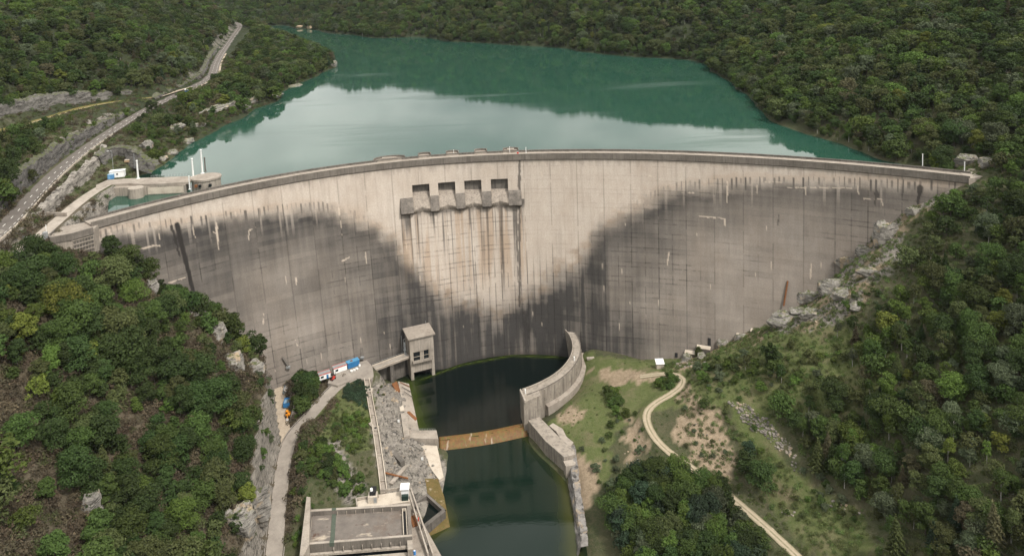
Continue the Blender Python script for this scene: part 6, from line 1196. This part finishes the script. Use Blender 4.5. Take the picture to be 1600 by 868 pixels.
def place_words(u, v, y):
    if u < 436 and v > 375:
        if v < 470: return 'high on the left hill ' + ('under the metal gate' if u < 110 else 'beside the abutment block' if u < 215 else 'along the dam face')
        if v < 600: return 'on the upper left hill ' + ('at the edge' if u < 110 else 'below the abutment block' if u < 235 else 'along the dam side')
        if v < 720: return 'half way down the left hill ' + ('at the edge' if u < 140 else 'between brown thickets' if u < 290 else 'above the gravel yard')
        return 'low on the left hill ' + ('in the corner' if u < 120 else 'round the grey crag' if u < 270 else 'above the service road')
    if u < 520: return 'on the slope by the lake road'
    if v > 700 and u < 1200:
        return 'in the wood below the track ' + ('beside the tail water' if u < 960 else 'at its centre' if u < 1080 else 'towards the grass strip')
    if v < 300: return 'behind the right end of the crest'
    if v < 430: return 'on the right bank ' + ('beside the tall rock outcrop' if u < 1470 else 'below the end of the crest' if v < 360 else 'high at the edge')
    if v < 560: return 'on the right bank ' + ('under the boulders' if u < 1400 else 'in the dense upper wood' if u < 1510 else 'at the edge of the upper wood')
    if v < 680: return 'on the right bank ' + ('between boulders and scree' if u < 1290 else 'behind the grassy gap' if u < 1400 else 'in the middle of the wood' if u < 1510 else 'half way down at the edge')
    if v < 780: return 'on the right bank ' + ('beside the scree' if u < 1340 else 'above the brownish conifer' if u > 1490 else 'in the lower wood')
    return 'low on the right bank ' + ('beside the grass strip' if u < 1420 else 'round the wide olive conifer' if u < 1500 else 'in the corner')
for i, (x, y, z, u, v, D_, h, k, t, lb_) in enumerate(SOLO): copies(k, t, (x, y, z), h, lb_, 'tree', None, i)
sx_, sy_ = np.array([s[0] for s in SOLO]), np.array([s[1] for s in SOLO])
plants = [p for p in plants if np.min(np.hypot(sx_ - p[0], sy_ - p[1])) > 3.0]
for i, p in enumerate(plants): pass
score = np.array([(p[6] * FPX / p[5]) if (-10 < p[3] < 1610 and 0 < p[4] < 868 + p[6] * FPX / p[5] * .75) else 0 for p in plants]); order = np.argsort(-score); first = set(order[:282].tolist())
for i in order[:282]:
    x, y, z, u, v, D_, h, k, t = plants[i]; size = 'tall' if h > 10 else 'low' if h < 7 else 'medium'; w = place_words(u, v, y)
    copies(k, t, (x, y, z), h, f'{size} {t} {k} {w}', 'tree', 'trees ' + w.replace(',', ''), int(i))
bs2 = np.array([(p[6] * FPX / p[5]) if (0 < p[3] < 1600 and 0 < p[4] < 880) else 0 for p in bushes]); border = np.argsort(-bs2); bfirst = set(border[:200].tolist())
def bush_words(u, v):
    if u < 520 and v < 300: return 'along the edge above the road cutting' if u < 225 else 'on the slope between the road and the lake'
    if u < 432: return 'on the cliff between the wooded hill and the service road'
    if u < 500 and v < 680: return 'in the corner between yard and service road'
    if u < 600: return 'on the mound above the powerhouse' if v > 660 else 'beside the working platform' if v < 635 else 'on the top of the mound'
    if v > 640 and u < 1030: return 'on the bare ground right of the tail water'
    if u < 1070: return 'on the grass beside the gravel track' 
    if u < 1160 and v > 600: return 'on the tan gravel slope'
    if v > 640: return 'along the grass strip on the right bank' if u < 1260 else 'beside the lower scree'
    return 'on the open slope below the boulders' if u < 1320 else 'among the rocks of the right abutment'
for i in border[:200]:
    x, y, z, u, v, D_, h, k, t = bushes[i]; w = bush_words(u, v); copies('bush', t, (x, y, z), h, f'{"large" if h > 3 else "small" if h < 1.6 else "rounded"} {t} bush {w}', 'bush', 'bushes ' + w, int(i))

# everything smaller or farther: one mass of woodland, one of undergrowth, one of scree
def mass(name, pts, sets, label, tones=None):
    """pts rows: x, y, z, prototype index, scale x, scale z; sets: prototype objects in an unlinked collection"""
    pc = bpy.data.collections.new(name + '_kinds')
    for o in sets: pc.objects.link(o)
    pts = np.array(pts, float); me = bpy.data.meshes.new(name); me.vertices.add(len(pts)); me.vertices.foreach_set('co', pts[:, :3].astype(np.float32).ravel())
    a = me.attributes.new('pick', 'INT', 'POINT'); a.data.foreach_set('value', pts[:, 3].astype(np.int32)); a = me.attributes.new('size', 'FLOAT_VECTOR', 'POINT'); a.data.foreach_set('vector', pts[:, [4, 4, 5]].astype(np.float32).ravel())
    a = me.attributes.new('turn', 'FLOAT_VECTOR', 'POINT'); tv = np.zeros((len(pts), 3), np.float32); tv[:, 2] = RNG.uniform(0, 6.28, len(pts)); tv[:, 0] = RNG.uniform(-.06, .06, len(pts)); a.data.foreach_set('vector', tv.ravel())
    if tones is not None: a = me.attributes.new('tone', 'FLOAT_VECTOR', 'POINT'); a.data.foreach_set('vector', np.array(tones, np.float32).ravel())
    o = link(name, me); ng = bpy.data.node_groups.new(name, 'GeometryNodeTree'); ng.interface.new_socket('Geometry', in_out='INPUT', socket_type='NodeSocketGeometry'); ng.interface.new_socket('Geometry', in_out='OUTPUT', socket_type='NodeSocketGeometry')
    gi = ng.nodes.new('NodeGroupInput'); go = ng.nodes.new('NodeGroupOutput'); ip = ng.nodes.new('GeometryNodeInstanceOnPoints'); ci = ng.nodes.new('GeometryNodeCollectionInfo'); ci.inputs['Collection'].default_value = pc; ci.inputs['Separate Children'].default_value = True; ci.inputs['Reset Children'].default_value = True
    def na(nm, ty): n = ng.nodes.new('GeometryNodeInputNamedAttribute'); n.data_type = ty; n.inputs['Name'].default_value = nm; return n.outputs['Attribute']
    ng.links.new(gi.outputs[0], ip.inputs['Points']); ng.links.new(ci.outputs[0], ip.inputs['Instance']); ip.inputs['Pick Instance'].default_value = True; ng.links.new(na('pick', 'INT'), ip.inputs['Instance Index']); ng.links.new(na('size', 'FLOAT_VECTOR'), ip.inputs['Scale']); ng.links.new(na('turn', 'FLOAT_VECTOR'), ip.inputs['Rotation']); ng.links.new(ip.outputs[0], go.inputs[0])
    md = o.modifiers.new('instances', 'NODES'); md.node_group = ng; return tag(o, label, None, None, 'stuff')
def joined(kind, seed, n, size, h, rad):
    cr_, tr_ = proto(kind, seed, n, size, h, rad); bm = bmesh.new(); bm.from_mesh(cr_); k = len(bm.faces)
    if tr_: bm.from_mesh(tr_)
    for j, f in enumerate(bm.faces): f.material_index = 0 if j < k else 1
    me_ = bpy.data.meshes.new('wood'); bm.to_mesh(me_); bm.free(); me_.materials.append(LEAF_MASS); me_.materials.append(PALE_BARK if kind == 'slender' else BARK); return me_
LOW = {'broadleaf tree': [joined('broad', 210 + i, 900, 1.0, 10, rd) for i, rd in enumerate((4.4, 3.5, 5.2, 4.0, 3.2, 4.8))], 'slender tree': [joined('slender', 230 + i, 420, .9, 10, 3.0) for i in range(2)], 'conifer': [joined('conifer', 240, 600, 1.05, 10, 2.7)], 'bush': [joined('bush', 250 + i, 260, .95, 4.0, 2.6) for i in range(3)]}
sets = []; lookup = {}
for k in LOW:
    for j, me_ in enumerate(LOW[k]): lookup[(k, j)] = len(sets); sets.append(bpy.data.objects.new(f'a{len(sets):03d}', me_))
pts = []; tones = []
for i, p in enumerate(plants):
    if i not in first: pts.append((p[0], p[1], p[2] - .2, lookup[(p[7], i % len(LOW[p[7]]))], p[6] / 10 * rr_.uniform(.9, 1.2), p[6] / 10)); tones.append(TONE[p[8]])
for i, p in enumerate(bushes):
    if i not in bfirst: pts.append((p[0], p[1], p[2] - .1, lookup[('bush', i % 3)], p[6] / 4 * rr_.uniform(.9, 1.2), p[6] / 4)); tones.append(TONE[p[8]])
mass('forest', pts, sets, 'mixed woodland covering the hillsides round the reservoir', tones)
# undergrowth: brown thickets and low green growth between the trees
UGT = [(.105, .078, .056), (.088, .068, .048), (.074, .078, .034), (.074, .098, .032), (.096, .106, .042), (.075, .060, .042), (.105, .135, .044)]; UG = []
for i in range(4):
    m_ = proto('twig', 300 + i, 110, .42, 1.3, 1.2)[0]; m_.materials.clear(); m_.materials.append(LEAF_MASS); UG.append(bpy.data.objects.new(f'u{i}', m_))
ug = []
def low_growth(bounds, sp, seed, dens, picks, smin, smax):
    x, y, z, u, v, D_ = scatter(*bounds, sp, seed); ok = (z > -102.5) & (slope_at(x, y) < 2.8); r = np.random.default_rng(seed)
    for line, w in ((ROAD, 5.2), (ACCESS, 4.0), (TRACK, 2.4), (RAMP, 4.8), (TERRACE, 4.4), (YARD, 3.2)): ok &= dist_poly(x, y, line)[0] > w
    ky_ = np.polyval(_pc, x / 200); s_ = np.interp(np.clip(x, CX0, CX1), _tx, _ts); fx, fy, _ = face(s_, np.clip(-z, 0, 105)); ok &= np.where((x > CX0 - 3) & (x < CX1), (y < fy - 1.5) | (y > ky_ + 9), True); ok &= np.where(y > ky_ + 9, z > LAKE_Z + .6, True)
    n = fbm(x / 14, y / 14, seed + 1, 3); ok &= r.random(len(x)) < dens(x, y, z, u, v, n)
    for i in np.nonzero(ok)[0]: s = r.uniform(smin, smax); ug.append((x[i], y[i], z[i] - .1, r.choice(picks), s * 1.2, s))
low_growth((-235, -84, 120, 350), 1.9, 401, lambda x, y, z, u, v, n: np.where(slope_at(x, y) > 1.6, .5, .9) * (.5 + n), (0, 1, 0, 5, 1, 2), .7, 2.2)
low_growth((70, 262, 130, 345), 1.9, 402, lambda x, y, z, u, v, n: np.where(inpoly(u, v, CLEAR[2]), .12, .55 + .3 * n) * ~inpoly(u, v, [(1130, 615), (1165, 618), (1210, 655), (1255, 715), (1350, 790), (1330, 815), (1260, 760), (1200, 700), (1145, 660)]), (6, 3, 4, 6, 4), .4, 1.2)
low_growth((20, 80, 210, 375), 2.4, 403, lambda x, y, z, u, v, n: .6 * sstep(.36, .55, n) * ~inpoly(u, v, [(925, 570), (1065, 575), (1065, 595), (1000, 605), (930, 605)]), (3, 4, 6, 6), .18, .55)
low_growth((-90, -48, 255, 350), 1.9, 404, lambda x, y, z, u, v, n: np.where(inpoly(u, v, [(470, 640), (560, 600), (580, 640), (580, 780), (470, 790)]), .6, 0), (3, 4, 2, 3), .35, .95)
low_growth((-330, -150, 300, 800), 2.7, 405, lambda x, y, z, u, v, n: .7 + 0 * x, (2, 4, 0, 5, 3), .6, 1.7)
low_growth((-420, 420, 560, 1400), 7, 406, lambda x, y, z, u, v, n: np.where(z < 3, .8, 0), (5, 2, 3), .9, 1.8)
mass('undergrowth', [(*p[:3], k % 4, *p[4:]) for k, p in enumerate(ug)], UG, 'low thickets and rough growth between the trees', [UGT[int(p[3])] for p in ug])
# scree and loose stones
def stone(seed):
    o = rock_obj('stone', (0, 0, 0), (.6, .55, .45), seed, None, None, None, 0, 2, rock_material(f'scree_{seed}', (.14, .126, .11, 1), (.28, .252, .218, 1), (.06, .055, .05, 1), False) if seed == 900 else bpy.data.materials['scree_900'], 6); COL.objects.unlink(o); o.name = f'st{seed}'; return o
ST = [stone(900 + i) for i in range(4)]; sc = []
def stones(poly, sp, seed, smin, smax, dens=.8):
    q = [G(*c) for c in poly]; xs = [a[0] for a in q]; ys = [a[1] for a in q]; x, y, z, u, v, D_ = scatter(min(xs) - 2, max(xs) + 2, min(ys) - 2, max(ys) + 2, sp, seed); r = np.random.default_rng(seed); ok = inpoly(u + (vnoise(x / 3, y / 3, 9) - .5) * 16, v, poly) & (r.random(len(x)) < dens)
    for i in np.nonzero(ok)[0]: s = smin + (smax - smin) * r.random() ** 2; sc.append((x[i], y[i], z[i], r.integers(4), s, s * r.uniform(.7, 1.2)))
stones([(1140, 626), (1166, 629), (1196, 650), (1218, 672), (1240, 702), (1232, 716), (1205, 690), (1175, 668), (1150, 650)], .8, 501, .5, 1.7)
stones([(1225, 700), (1245, 712), (1262, 738), (1245, 738)], .9, 502, .5, 1.5); stones([(1295, 770), (1345, 795), (1350, 808), (1300, 790)], 1.0, 503, .5, 1.3, .6); stones([(1215, 800), (1222, 790), (1240, 800), (1232, 810)], 1.2, 504, .4, 1.0, .5)
mass('scree', sc, ST, 'grey scree of loose stones running down the right bank'); sc = []
stones([(590, 600), (640, 598), (632, 640), (660, 690), (690, 745), (640, 765), (606, 745), (600, 680)], 1.25, 505, .4, 2.4, .62); stones([(668, 745), (690, 745), (695, 770), (672, 768)], 1.2, 506, .4, 1.6, .6); stones([(1200, 505), (1300, 440), (1370, 400), (1400, 420), (1345, 500), (1250, 525)], 1.8, 507, .4, 1.8, .35); stones([(1050, 575), (1085, 545), (1110, 545), (1095, 575)], 1.3, 508, .4, 1.6, .55); stones([(1060, 640), (1110, 640), (1150, 720), (1100, 740)], 1.8, 509, .25, .8, .4); stones([(985, 650), (1010, 660), (990, 740), (960, 740)], 1.6, 510, .25, .9, .4)
mass('rubble', sc, ST, 'loose stones and broken rock on the slopes beside the pools')
# ------------------------------------------------------------------ air
mb = MB().box((0, 1450, -140), (3300, 3700, 560)); hz = mb.build('haze', None); tag(hz, 'faint haze filling the valley', None, None, 'stuff')
m = bpy.data.materials.new('haze'); m.use_nodes = True; t = m.node_tree; t.nodes.clear(); v = t.nodes.new('ShaderNodeVolumePrincipled'); v.inputs['Color'].default_value = (.86, .92, 1.0, 1); v.inputs['Density'].default_value = .00002; v.inputs['Anisotropy'].default_value = .2
t.links.new(v.outputs[0], t.nodes.new('ShaderNodeOutputMaterial').inputs['Volume']); hz.data.materials.append(m)
SC.cycles.volume_bounces = 0
